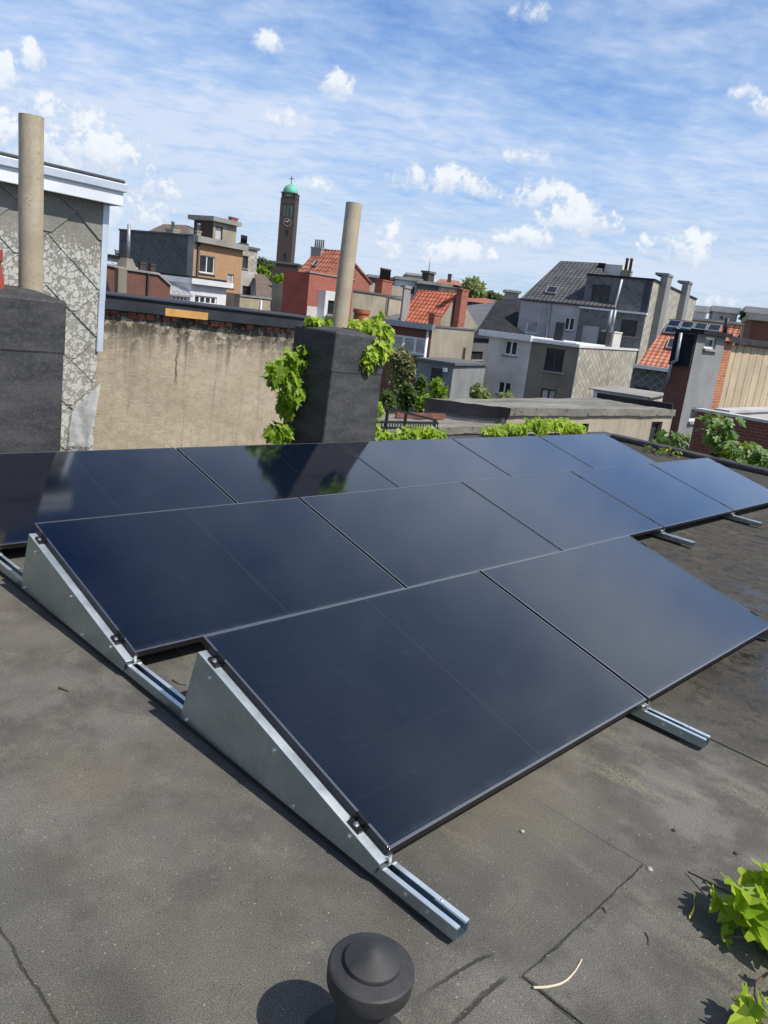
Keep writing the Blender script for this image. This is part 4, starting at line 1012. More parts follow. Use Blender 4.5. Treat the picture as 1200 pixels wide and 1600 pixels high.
# ---- church tower
h = House('church_tower', 'tall dark brick church tower with a green copper dome and cross', 'church tower', (462, 311.5), 350, yaw=rad(37))
zt = h.top; v1 = h.L(438.8, 308.5)[0]; u1 = h.F(465.8, 312)[0]*1.0
u1 = max(u1, 2.0); W_ = v1
lou = h.rectL((443.8, 318), (457.2, 338)); sl1 = h.rectL((445.6, 359), (449.8, 368)); sl2 = h.rectL((442.7, 395.5), (446.5, 406))
h.walls(0, W_, 0, v1, 0, zt, B_DARK, B_DARK, hL=[lou, sl1, sl2], depth=.6, mTop=R_STONE)
for q in (sl1, sl2): h.window('L', q, mull=0, frame=M_DFRAME, sill=False, fw=.2, depth=.4)
mb = MB(); n_ = 3
for k in range(n_):
    a0 = lou[0]+(lou[1]-lou[0])*(k+.08)/n_; a1 = lou[0]+(lou[1]-lou[0])*(k+.92)/n_
    for j in range(11):
        z_ = lou[2]+(lou[3]-lou[2])*(j+.2)/11; mb.hexa([V((x, y, z)) for (z, x0) in ((z_, .1), (z_+.35, .4)) for y in (a0, a1) for x in (x0, x0+.12)])
mb.box(.5, .55, lou[0], lou[1], lou[2], lou[3]); mb.build('louvre', M_LOUVRE, h.root)
mb = MB()
for k in range(1, n_): a_ = lou[0]+(lou[1]-lou[0])*k/n_; mb.box(-.02, .4, a_-.2, a_+.2, lou[2], lou[3])
mb.build('mullion', B_DARK, h.root)
cy, cz = h.L(449.2, 347.5); cr = abs(h.L(443.2, 347.5)[0]-cy)
mb = MB()
for k in range(12):
    a_ = 2*pi*k/12; d = V((0, cos(a_), sin(a_))); mb.bar(V((-.12, cy, cz))+d*cr*.84, V((-.12, cy, cz))+d*cr, .32, .2, up=(1, 0, 0))
ck = mb.build('clock', M_LIGHTSTONE, h.root)
mb = MB()
for (a_, l_) in ((1.05, .75), (2.5, .5)): mb.bar((-.16, cy, cz), V((-.16, cy, cz))+V((0, -cos(a_), sin(a_)))*cr*l_, .35, .1, up=(1, 0, 0))
mb.build('hand', M_LIGHTSTONE, ck)
mb = MB()
for k in range(7): a_ = v1*(k+.5)/7; mb.box(-.03, .3, a_-v1*.035, a_+v1*.035, zt+.002, zt+2.0)
for k in range(7): a_ = W_*(k+.5)/7; mb.box(a_-W_*.035, a_+W_*.035, -.03, .3, zt+.002, zt+2.0)
mb.box(.6, W_-.3, .6, v1-.3, zt+.002, zt+2); mb.box(-.1, W_+.1, -.1, v1+.1, zt+2.002, zt+2.5); mb.build('crown_arcade', B_DARK, h.root)
R_ = W_*.5; mb = MB(); pr = [(R_*1.0, -1.6), (R_*1.0, .2), (R_*1.02, .25)]
for k in range(9): a_ = pi/2*k/8; pr.append((max(R_*cos(a_), .05), .3+R_*1.02*sin(a_)))
mb.lathe(pr, (W_/2, v1/2, zt+2.5), 32); dm = mb.build('dome', M_COPPER, h.root, sharp=40)
zz = zt+2.8+R_*1.02; mb = MB(); mb.box(W_/2-.12, W_/2+.12, v1/2-.12, v1/2+.12, zz-.2, zz+3.4); mb.box(W_/2-.1, W_/2+.1, v1/2-.95, v1/2+.95, zz+2.1, zz+2.35); mb.build('cross', M_DARKMETAL, h.root)
h = House('church_nave', 'low dark brick church hall at the foot of the tower', 'church', (466, 414.8), 330, yaw=rad(37))
v1 = h.L(400, 410)[0]; h.walls(0, 18, 0, v1, 0, h.top, B_DARK); h.boxp('roof_edge', R_DGREY, -.4, 18, -.4, v1, h.top+.01, h.top+.7)

# ---- red building with tiled gable behind
h = House('red_building', 'red painted flat front building with a white annex and striped tile roof', 'building', (484, 426), 46)
zt = h.top; v1 = h.L(444, 422.4)[0]; u1 = h.F(553, 441)[0]
M_REDP = m_render('red_wall_paint', (.3, .075, .05), (.16, .05, .04), .3); M_REDP2 = m_brick('pale_red_brick', (.36, .11, .075), (.3, .08, .055), (.3, .15, .12), stain=.1)
h.walls(0, u1, 0, v1, 0, zt, M_REDP2, M_REDP); h.boxp('parapet_cap', R_STONE, -.06, u1, -.06, .3, zt+.003, zt+.07)
a, b_, c_, d_ = h.rectF((497.5, 452.5), (527, 458), -.02); wd = h.rectF((513, 469), (521.5, 492), -.55)
h.walls(a, b_, -.55, -.01, 0, d_, R_CLEAN, hF=[wd], name='annex'); h.window('F', wd, -.55, frame=M_DFRAME, mull=0)
a, b_, c_, d_ = h.rectF((480, 478), (497, 492)); h.boxp('plaster_patch', R_WHITE, .02, a+(b_-a), -.03, -.002, 0, d_)
vg = 1.5
gl, ga, gr = h.Fp(511, 428.5, vg), h.Fp(537, 393.5, vg), h.Fp(579, 440, vg)
rb = h.Lp(493, 394, ga.x)
h.prism('gable', B_RED, [gl, ga, gr, V((gr.x, vg, 1)), V((gl.x, vg, 1))], (0, .3, 0))
ew = V((gl.x, rb.y, gl.z)); ee = V((gr.x, rb.y, gr.z))
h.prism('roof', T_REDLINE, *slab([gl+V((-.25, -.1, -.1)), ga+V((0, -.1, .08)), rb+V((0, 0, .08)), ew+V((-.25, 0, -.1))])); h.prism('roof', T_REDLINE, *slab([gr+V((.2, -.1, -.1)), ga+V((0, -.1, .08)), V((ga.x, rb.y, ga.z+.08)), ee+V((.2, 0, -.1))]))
h.stack(R_STONE, h.rectL((486, 388), (508, 400), ga.x-.4), ga.x-.4, .8, plane='L', pots=5, mpot=R_STONE, poth=.5, down=.5)
def on_slope(A_, B_, C_, D_, s0, s1, t0, t1): # bilinear patch on the quad eave A-B, ridge D-C
    f_ = lambda s_, t_: A_.lerp(B_, s_).lerp(D_.lerp(C_, s_), t_)
    return [f_(s0, t0), f_(s1, t0), f_(s1, t1), f_(s0, t1)]
h.skylight([p+V((-.05, 0, .12)) for p in on_slope(gl, ew, rb, ga, .5, .62, .2, .42)])
# ---- beige wall row with brick chimney
h = House('beige_house', 'beige rendered rear wall with a brick chimney of five pots', 'building', (547, 454), 50)
zt = h.top; u1 = h.F(604, 461)[0]; u2 = h.F(629, 466.5)[0]
h.walls(0, u1, 0, 6, 0, zt, R_CONC); h.walls(u1+.01, u2, .05, 6, 0, zt-.05, R_BEIGE, name='annex_wall'); h.boxp('coping', R_DGREY, -.05, u2, -.08, .4, zt+.003, zt+.1)
xx = h.F(605, 470)[0]; h.pipe('downpipe', M_DARKMETAL, [(xx, -.1, 0), (xx, -.1, zt-.1)], .07)
a, b_, c_, d_ = h.rectF((550, 436.5), (586, 443), 3); h.boxp('upper_wall', R_STONE, a, b_, 3, 5, zt+.11, d_)
a, b_, c_, d_ = h.rectF((612, 446), (632, 452), 3); h.boxp('upper_wall', R_CONC, a-.3, b_, 3, 5, zt+.11, d_)
h.stack(B_RED, h.rectF((586.6, 437), (612, 457.5), .6), .6, 1.0, pots=5, mpot=M_DARKMETAL, poth=.75, down=.3)
h = House('concrete_flue', 'tall grey concrete flue standing left of the red tiled roof', 'flue', (634, 500), 47)
a, b_, c_, d_ = h.rectF((632.5, 450), (636.5, 500)); h.boxp('shaft', R_STONE, a, b_, 0, .12, 0, d_); h.boxp('cap', R_STONE, a-.05, b_+.05, -.05, .17, d_+.003, d_+.15); h.pipe('pipe', M_ZINC, [(b_+.25, .2, 0), (b_+.25, .2, d_-.3)], .09)

# ---- far skyline, middle
def far_block(name, label, q0, q1, D, mat, roofm=R_STONE, depth=10, wins=(), cat='building', frame=M_DFRAME, caph=.3, pane=None):
    h_ = House(name, label, cat, q0, D, yaw=-(rad(47.9)+math.atan((q0[0]-600)/FPX))+rad(5)); a_, b2, z_, z2 = h_.rectF(q0, q1); w_s = [h_.rectF(*w) for w in wins]
    h_.walls(0, b2, 0, depth, 0, h_.top, mat, hF=w_s); 
    for w in w_s: h_.window('F', w, frame=frame, mull=0, fw=.12, pane=pane)
    h_.boxp('roof_edge', roofm, -.3, b2+.3, -.3, depth, h_.top+.005, h_.top+caph); return h_
far_block('flat_block', 'dark blue flat topped building behind the brick chimney with five pots', (578, 433), (622, 440), 95, R_DGREY)
far_block('flat_block', 'white flat topped building behind the flues', (621, 436), (656, 443), 88, R_CLEAN, wins=[((626, 446), (633, 457)), ((641, 448), (647, 458))])
far_block('penthouse_block', 'pale concrete penthouse on the skyline', (638, 429.5), (668, 434), 115, R_WHITE, roofm=R_LGREY)
far_block('metal_clad_block', 'dark metal clad block left of the little ochre house', (656, 443), (684, 448), 84, R_DGREY)
M_OCHRE = m_render('ochre_render', (.5, .34, .18), (.3, .2, .12), .3)
h = far_block('ochre_house', 'small ochre house with a red roof and arched windows on the skyline', (685, 447), (716, 451.5), 90, M_OCHRE, wins=[((690, 450), (696, 458)), ((703, 452), (709, 460))], frame=M_WFRAME, pane=M_CURT)
b_ = h.F(716, 451)[0]; zr = h.F(700, 437, 4)[1]
h.prism('roof', T_ORANGE, *slab([(-.3, -.3, h.top+.32), (b_+.3, -.3, h.top+.32), (b_+.3, 4, zr), (.3, 4, zr)])); h.prism('roof', T_ORANGE, *slab([(b_+.3, 8.3, h.top+.32), (-.3, 8.3, h.top+.32), (.3, 4, zr), (b_+.3, 4, zr)]))
h.stack(B_DARK, h.rectF((696, 428.5), (704.5, 441), 1.5), 1.5, .8, down=.5)
h2 = House('dark_chimney', 'dark chimney on the pale penthouse roof of the skyline', 'chimney', (674, 436), 112); a, b_, c_, d_ = h2.rectF((670, 427), (678, 438)); h2.boxp('stack', B_DARK, a, b_, 0, 1, 0, d_); h2.boxp('cap', R_DGREY, a-.15, b_+.15, -.15, 1.15, d_+.01, d_+.3); h2.pipe('aerial', M_ZINC, [((a+b_)/2, .5, d_), ((a+b_)/2, .5, d_+2.2)], .06)
h = far_block('red_roof_house', 'far beige house with a low red tiled roof left of the black roof', (732, 478), (775, 484.5), 68, R_BEIGE, wins=[((739, 490), (746, 504)), ((756, 492), (761, 500))])
b_ = h.F(775, 484)[0]; P = [h.Fp(730, 465.5, 5), h.Fp(760, 466, 5)]
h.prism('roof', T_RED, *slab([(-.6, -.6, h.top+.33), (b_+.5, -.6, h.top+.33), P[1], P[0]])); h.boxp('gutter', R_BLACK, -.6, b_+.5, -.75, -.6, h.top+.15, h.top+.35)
far_block('red_roof_house', 'dark low roof strip on the skyline right of the round tree', (760, 470), (800, 475), 120, T_BROWN)
far_block('concrete_turret', 'small pale concrete turret above the black sloping roof', (791, 456), (811, 458.5), 115, R_STONE, depth=4)

# ---- brown house with big window, concrete side wall
h = House('brown_house', 'brown brick house with a wide white window and bare concrete side wall', 'house', (676, 511), 40)
zt = h.top; v1 = h.L(600, 502)[0]; u1 = h.F(742, 515)[0]
wl = h.rectL((612, 521.5), (664.5, 556)); wl2 = h.rectL((632, 575), (645, 590))
h.walls(0, u1, 0, v1, 0, zt, R_CONC, B_BROWN, hL=[wl, wl2]); 
h.window('L', wl, mull=2, pane=M_CURT, fw=.1); h.window('L', wl2, mull=0)
h.boxp('eaves', M_ZINC, -.35, .0, -.15, v1, zt-.16, zt+.12); h.boxp('wall_cap', R_DGREY, .002, u1+.03, -.05, .35, zt+.003, zt+.08); h.boxp('felt', R_BLACK, .002, u1, .36, v1, zt+.003, zt+.05)
yy = h.L(668.5, 530)[0]; h.pipe('downpipe', M_GUTTER, [(-.1, yy, zt-.2), (-.1, yy, 0)], .07)
# ---- red tiled house with gable and chimney
h = House('tiled_house', 'house with a bright red tiled roof and a tall brick chimney on its gable', 'house', (686, 509), 46)
gl, ga, gr = h.Fp(686, 506), h.Fp(716, 459.5), h.Fp(748, 514); rb = h.Lp(653, 455.3, ga.x); ew = V((gl.x, rb.y, gl.z))
h.prism('gable', R_CONC, [gl, ga, gr, V((gr.x, 0, 0)), V((gl.x, 0, 0))], (0, .35, 0)); h.walls(gl.x, gr.x, .36, rb.y, 0, gl.z-.1, R_CONC, name='wall', top=False)
h.prism('roof', T_RED, *slab([gl+V((-.4, .05, -.35)), ga+V((0, .05, .05)), rb+V((0, 0, .05)), ew+V((-.4, 0, -.35))])); h.prism('roof', T_RED, *slab([gr+V((.1, .05, 0)), ga+V((0, .05, .05)), V((ga.x, rb.y, ga.z+.05)), V((gr.x+.1, rb.y, gr.z))]))
h.stack(B_RED, h.rectF((715.5, 452.5), (725, 512), -.5), -.5, .49); h.boxp('cowl', R_BLACK, *[h.rectF((717, 450), (724, 452.5), -.5)[i] for i in (0, 1)], -.45, -.1, h.F(720, 452.5, -.5)[1]+.1, h.F(720, 449.5, -.5)[1]+.1)
a, b_, c_, d_ = h.rectF((671, 492), (688, 509), -.6); h.stack(B_RED, (a, b_, c_, d_), -.6, .7, pots=0, down=.3)
h.boxp('verge', M_GUTTER, ew.x-.45, ew.x-.2, rb.y-.1, rb.y+.1, ew.z-.5, ew.z-.2)
# ---- black sloping roof
h = House('black_roof_house', 'dark grey house with a plain black sloping roof beside the white house', 'house', (733, 527), 47)
a = h.F(733, 527)[0]; b_ = h.F(815, 537)[0]; zt = h.top; w = h.rectF((737, 549), (753, 562))
h.walls(a, b_, 0, 7, 0, zt, R_DGREY, hF=[w], top=False); h.window('F', w, mull=1, frame=M_DFRAME)
P = [h.Fp(*k, 6) for k in ((777, 468.5), (818, 465))]
h.prism('roof', R_BLACK, *slab([(a, -.2, zt), (b_, -.2, zt), P[1], P[0]])); h.prism('gable', R_DGREY, [(a+.05, 0, zt), P[0]-V((0, 0, .15)), (a+.05, 9, zt)], (.2, 0, 0))
# ---- grey flat extension
h = House('grey_extension', 'low blue-grey flat roofed extension with a tall narrow door', 'building', (709, 571), 37)
zt = h.top; v1 = h.L(653, 562.5)[0]; u1 = h.F(759, 571)[0]; w = h.rectL((674.5, 574), (688, 613))
h.walls(0, u1, 0, v1, 0, zt, R_GREY, m_render('blue_grey_render', (.19, .2, .22), amt=.2), hL=[w]); h.window('L', w, frame=M_DFRAME, mull=0, bar=1, fw=.1, name='door')
h.boxp('roof_edge', R_DGREY, -.12, u1, -.12, v1+.1, zt+.003, zt+.12)
a = h.L(697, 577.5); h.boxp('wall_lamp', M_WFRAME, -.15, -.002, a[0]-.1, a[0]+.1, a[1]-.1, a[1]+.08)

# ---- white house with slate side
h = House('white_house', 'white and brown-grey house with a pale diamond slate side wall', 'house', (905, 543), 42)
zt = h.top; v1 = h.L(766.3, 519)[0]; vm_ = h.L(831.8, 532)[0]; u1 = h.F(995.4, 549)[0]
w1 = h.rectL((790.5, 531), (807, 556.5)); w2 = h.rectL((779.5, 594.5), (797, 617.5)); w3 = h.rectL((854.5, 543), (877.5, 582.5)); w4 = h.rectL((846, 606), (866, 630))
h.walls(0, u1, 0, vm_, 0, zt, S_LIGHT, R_OLIVE, hL=[w3, w4]); h.walls(-.04, 6, vm_+.005, v1, 0, zt+.1, R_WHITE, hL=[w1, w2], name='white_wall')
h.window('L', w1, -.04); h.window('L', w2, -.04); h.window('L', w3, mull=1, frame=M_DFRAME); h.window('L', w4, frame=M_DFRAME, pane=M_CURT)
h.boxp('gutter', M_GUTTER, -.45, -.045, vm_-.05, v1+.5, zt-.0, zt+.3); h.boxp('gutter', M_GUTTER, -.2, .06, -.05, vm_-.06, zt+.003, zt+.16); h.boxp('side_trim', M_GUTTER, .062, u1+.05, -.06, .2, zt+.003, zt+.12); h.boxp('white_roof_sheet', R_CLEAN, .07, 6, .21, v1, zt+.105, zt+.2)
h.boxp('corner_strip', M_ZINC, -.04, .02, -.04, -.003, 0, zt)
c_ = h.stack(R_WHITE, h.rectF((951, 519), (967, 548), .5), .5, .7)
a, b_, z_, d_ = h.rectF((943, 518), (953, 540), .5); h.boxp('flue_box', M_DARKMETAL, a+.41*(b_-a), b_, .5, .5+.22*(b_-a), zt+.2, d_)
for pxx in (955.5, 961.5):
    a, z_ = h.F(pxx, 484, .8); h.pipe('flue', M_ZINC, [(a, .8, z_-1.4), (a, .8, z_)], .1)
a = h.rectL((869, 503), (884, 531), 1.2); W_d = a[1]-a[0]; h.boxp('roof_duct', M_DARKMETAL, 1.2, 1.2+.5*W_d, a[0]+.32*W_d, a[1], zt+.2, a[3])
WE = h.o + h.X*u1; WX = h.X.copy()
def d_for(px_, py_, k):
    d = ray(MG, px_, py_); rh = V((d.x, d.y, 0)).normalized(); return (k+(V((WE.x, WE.y, 0))-V((CAM.x, CAM.y, 0))).dot(WX))/rh.dot(WX)
print('tall D', d_for(1021.5, 438.5, .4), 'grey D', d_for(910, 476, .1))
# ---- light grey block with dark pantiles
h = House('grey_house', 'light grey rendered house under a steep dark pantile roof', 'house', (910, 476), d_for(910, 476, .1))
zt = h.top; v1 = h.L(815, 466.5)[0]; w = h.rectL((883, 495), (895.5, 517)); d_r = h.rectL((823.5, 501), (839.5, 522))
h.walls(0, 9, -1.5, v1, 0, zt, R_LGREY, hL=[w, d_r], top=False); h.window('L', w); h.window('L', d_r, mull=0, pane=M_CURT, sill=False, name='door')
yy, z_ = h.L(861, 475); h.pipe('downpipe', M_ZINC, [(-.1, yy, zt-.1), (-.1, yy-.4, 0)], .08)
R0, R1 = h.Lp(876, 407.5, 5.2), h.Lp(968, 413, 5.2); vr_ = h.L(938, 411.5, 5.2)[0]; E0 = V((-.2, v1, zt)); E1 = V((-.2, vr_-3, zt))
h.prism('roof', T_DARK, *slab([E0, E1, V((5.2, vr_, R1.z)), R0])); h.prism('roof', T_DARK, *slab([V((10.5, v1, zt)), V((10.5, vr_, zt)), V((5.2, vr_, R1.z)), R0]))
h.prism('hip', T_DARK, *slab([E0, V((10.5, v1, zt)), R0]))
R1b = V((5.2, vr_, R1.z)); f_ = lambda px_, py_: h.hit(px_, py_, (h.X*(-(R0.z-zt)) + V((0, 0, 1))*5.4).normalized(), (V((-.2, 0, zt)).x*(-(R0.z-zt)) + zt*5.4)/math.hypot(R0.z-zt, 5.4))
h.skylight([f_(*k)+V((-.03, 0, .04)) for k in ((851, 459), (868, 461), (873.5, 451), (857, 449))])
r_ = h.rectL((943, 412), (968.5, 436), 4.6); h.boxp('party_parapet', R_WHITE, 4.6, 6.4, r_[0], r_[1], r_[2]-.6, r_[3])
r_ = h.rectL((936, 411.5), (943, 433), 4.7); h.boxp('parapet_flashing', R_BLACK, 4.5, 6.5, r_[0]+.005, r_[1], r_[2]-.4, r_[3]+.03)
h.stack(R_CONC, h.rectL((972, 424), (990, 436), 4.4), 4.4, .9, plane='L', pots=2, mpot=M_POTBR, poth=.85, down=1)
# ---- tall dark slate house
h = House('tall_slate_house', 'tall house with dark slate front and sunlit pale slate side wall', 'house', (1021.5, 438.5), d_for(1021.5, 438.5, .4))
zt = h.top; v1 = h.L(917, 433.5)[0]; u1 = h.F(1091, 454)[0]; zl = h.L(1008, 492, -.35)[1]; v2 = h.L(907, 482, -.35)[0]
w1 = h.rectL((926.6, 444), (949, 482)); w2 = h.rectL((972, 498.5), (992.6, 526.5), -.35); w3 = h.rectL((911.5, 507.5), (930.7, 545), -.35)
h.walls(0, u1, 0, v1, 0, zt, S_LIGHT, S_DARK, hL=[w1]); h.window('L', w1, frame=M_DFRAME, mull=1, bar=1, fw=.1)
h.walls(-.35, -.005, 0, v2, 0, zl, S_LIGHT, S_BAY, hL=[w2, w3], name='lower_bay'); h.window('L', w2, -.35, frame=M_DFRAME, fw=.1); h.window('L', w3, -.35, frame=M_WFRAME, mull=1, bar=1, name='door', sill=False)
h.boxp('bay_gutter', M_GUTTER, -.5, -.01, -.05, v2+.05, zl+.003, zl+.13); h.boxp('roof_trim', R_BLACK, -.08, u1+.05, -.08, v1+.05, zt+.003, zt+.12)
a, b_ = h.L(1008, 445)[0], h.L(1018, 445)[0]; h.boxp('dark_strip', m_plain('navy_sheet', (.02, .028, .045), .5), -.06, -.003, min(a, b_), max(a, b_), zl+.14, zt-.05)
yy = h.L(972, 440)[0]; h.pipe('downpipe', M_GUTTER, [(-.1, yy, zt-.1), (-.1, yy+.15, zl+.2)], .07)
for (pa, pb, top_) in (((1041, 440), (1048.5, 440), (1045, 432)), ((1074.5, 446), (1080, 446), (1077, 443.5))):
    a, b_ = h.F(*pa, -.4)[0], h.F(*pb, -.4)[0]; zz = h.F(*top_, -.4)[1]; mb = MB(); mb.box(a, b_, -.45, -.003, 0, zz); mb.box(a-.06, b_+.06, -.5, .4, zz+.003, zz+.16); mb.build('chimney_breast', R_GREY, h.root)
# ---- low red tiled house with solar panels
h = House('pantile_house', 'low house with orange pantiles, roof solar panels and a dark diamond slate wall', 'house', (1045, 576), 43)
zt = h.top; v1 = h.L(997, 567)[0]; v2 = h.L(976, 572)[0]; U_ = 4.2
R0 = h.Lp(1046, 501, U_); VE = h.L(1158, 512, U_)[0]; E0 = V((-.25, v1, zt)); E1 = V((-.25, VE, zt)); R1 = V((U_, VE, R0.z))
w = h.rectL((993, 603.5), (1013, 612)); h.walls(0, 9, VE, v1+.2, 0, zt, R_CONC, S_LARGE, hL=[w], top=False); h.window('L', w, frame=M_DFRAME, mull=1)
h.prism('roof', T_ORANGE, *slab([E0, E1, R1, R0])); h.prism('roof', T_ORANGE, *slab([V((2*U_, v1, zt)), V((2*U_, VE, zt)), R1, R0])); h.boxp('gutter', M_GUTTER, -.42, -.253, VE, v1+.1, zt-.16, zt+.02); h.boxp('ridge', T_ORANGE, U_-.12, U_+.12, VE, R0.y, R0.z-.05, R0.z+.1)
sl_n = (E1-E0).cross(R0-E0).normalized(); sl_n = sl_n if sl_n.z > 0 else -sl_n
def onroof(px_, py_):
    d = ray(MG, px_, py_); dl = V((d.dot(h.X), d.dot(h.Y), d.z)); ol = CAM-h.o; ol = V((ol.dot(h.X), ol.dot(h.Y), ol.z)); return ol + dl*((E0-ol).dot(sl_n)/dl.dot(sl_n))
A0, A1, B0 = onroof(1046.5, 502), onroof(1066, 503.5), onroof(1032, 522)
ax = V((0, -1, 0)); up_ = (R0-E0); up_ = (up_ - ax*up_.dot(ax)).normalized()
W_p = abs((A1-A0).dot(ax)); H_p = abs((A0-B0).dot(up_))/2
for i in range(4):
    for j in range(2):
        p0 = A0 + ax*(i*(W_p+.04)) - up_*((j+1)*(H_p)) + sl_n*.08
        if j == 1 and i > 1: continue
        mb = MB(); mb.hexa([p0+ax*a_+up_*b2+sl_n*c2 for c2 in (0, .05) for b2 in (0, H_p-.04) for a_ in (0, W_p)]); pn = mb.build('roof_solar_panel', M_ZINC, h.root)
        mb = MB(); mb.hexa([p0+ax*a_+up_*b2+sl_n*c2 for c2 in (.045, .055) for b2 in (.06, H_p-.1) for a_ in (.06, W_p-.06)]); mb.build('cells', M_GLASS, pn)
h.skylight([onroof(*k)+sl_n*.05 for k in ((1040, 546), (1052, 548), (1056, 533), (1046, 531))])
# ---- white shed in front
h = House('white_shed', 'low white sided flat shed below the dark diamond slate wall', 'shed', (1013, 622), 33)
zt = h.top; v1 = h.L(928, 608.5)[0]; u1 = h.F(1040, 620)[0]
h.walls(0, u1, 0, v1, 0, zt, R_LGREY, R_CLEAN, mTop=R_FELT); h.boxp('roof_sheet', R_STONE, -.1, u1+.2, -.1, v1+.2, zt+.003, zt+.05)

# ---- grey rendered tower house at right
h = House('render_house', 'tall narrow grey rendered house with orange brick strip and cream concrete panels', 'house', (1091, 521), 27, yaw=0)
zt = h.top; v1 = h.L(1057, 516.5)[0]; ug = h.F(1135, 525)[0]; ub = h.F(1148, 529)[0]; ue = h.F(1240, 545)[0]
w1 = h.rectF((1103.6, 526), (1117, 546)); w2 = h.rectF((1081, 636.5), (1091.5, 658)); zs = h.L(1078, 574)[1]
h.walls(0, ug, 0, v1, 0, zt, R_GREY, B_BROWN, hF=[w1, w2]); h.window('F', w1, mull=0, fw=.08); h.window('F', w2, mull=0, fw=.08)
mb = MB(); mb.box(-.06, -.003, .03, v1, zs, zt-.02)
for k in range(22): z_ = zs+(zt-zs)*k/22; mb.hexa([V((x, y, z)) for (z, x0) in ((z_, -.1), (z_+(zt-zs)/22, -.062)) for y in (.03, v1) for x in (x0, -.0605)])
mb.build('black_weatherboard', m_plain('black_boards', (.014, .017, .022), .5), h.root)
h.walls(ug+.005, ub, .03, v1-.05, 0, zt-.1, B_BRIGHT, name='brick_strip'); h.walls(ub+.005, ue, .06, v1-.05, 0, zt-.2, R_PANEL, name='panel_wall')
add_joints(R_PANEL, (ue-ub)/9)
a = h.F(1093, 512)[1]
h.boxp('roof_fascia', R_BLACK, -.05, ug+.05, -.2, .25, zt+.003, zt+.13)
mb = MB(); n_ = 30; rows_ = []
for i in range(n_+1):
    x = ug+.055+(ue-ug)*i/n_; rows_.append([V((x, y, zt+.05-.05*(y < 0)+.06*random.random()-.16*(y < -.1))) for y in (-.16, -.05, .3, 1.2, max(v1, 1.5))])
for i in range(n_):
    for j in range(4): mb.poly([rows_[i][j], rows_[i+1][j], rows_[i+1][j+1], rows_[i][j+1]], 0, False)
mb.build('roof_sheeting', R_BLACK, h.root)
h.boxp('roof_slab', R_BLACK, -.08, .6, .27, v1+.1, zt+.003, zt+.07)
q = [h.Lp(*k, -.16) for k in ((1064, 520), (1057, 563), (1049, 568), (1047, 576), (1052, 577))]; h.pipe('downpipe', M_ZINC, [q[0], q[1], q[2]], .06); h.pipe('downpipe', M_ZINC, [q[2]+V((0, 0, -.02)), q[3], q[3]+V((0, 0, -.5))], .05)
a, z_ = h.F(1137, 497, 2); h.pipe('vent_pipe', M_DARKMETAL, [(a, 2, zt+.1), (a, 2, z_)], .09)
# ---- red brick garden wall
h = House('brick_wall', 'red brick garden wall with pale coping behind the fig plants', 'wall', (1216, 664), 18, yaw=0)
zt = h.top; v1 = h.L(1088, 645)[0]
h.boxp('brickwork', B_BROWN, 0, .25, -2, v1, 0, zt); h.boxp('coping', R_LGREY, -.05, .3, -2, v1+.04, zt+.003, zt+.06)
h = House('white_wall', 'low white rendered wall behind the brick garden wall at the right edge', 'wall', (1150, 645), 22, yaw=0)
a, b_, c_, d_ = h.rectF((1138, 643), (1230, 655)); h.boxp('render', R_LGREY, a, b_, 0, .3, 0, h.top); h.boxp('coping', R_LGREY, a-.05, b_+.05, -.05, .35, h.top+.003, h.top+.07)
# ---- right skyline
far_block('apartment_block', 'pale concrete rooftop block on the skyline right of the tall slate house', (1083, 486), (1104, 490), 120, R_LGREY, roofm=R_LGREY, caph=.8)
far_block('apartment_block', 'wide pale concrete rooftop block at the centre of the right skyline', (1114, 486.5), (1153, 491), 125, R_LGREY, roofm=R_LGREY, caph=.8, wins=[((1126, 494), (1129, 498))])
far_block('apartment_block', 'pale concrete rooftop block cut by the right photo edge', (1167, 488), (1230, 496), 120, R_LGREY, roofm=R_LGREY, caph=.8)
far_block('apartment_block', 'long low concrete block under the rooftop blocks of the right skyline', (1078, 499), (1240, 517), 112, R_CONC)
h = far_block('brick_block', 'brown brick building at the right edge below the skyline', (1175, 500), (1240, 508), 62, B_BROWN, caph=.4)

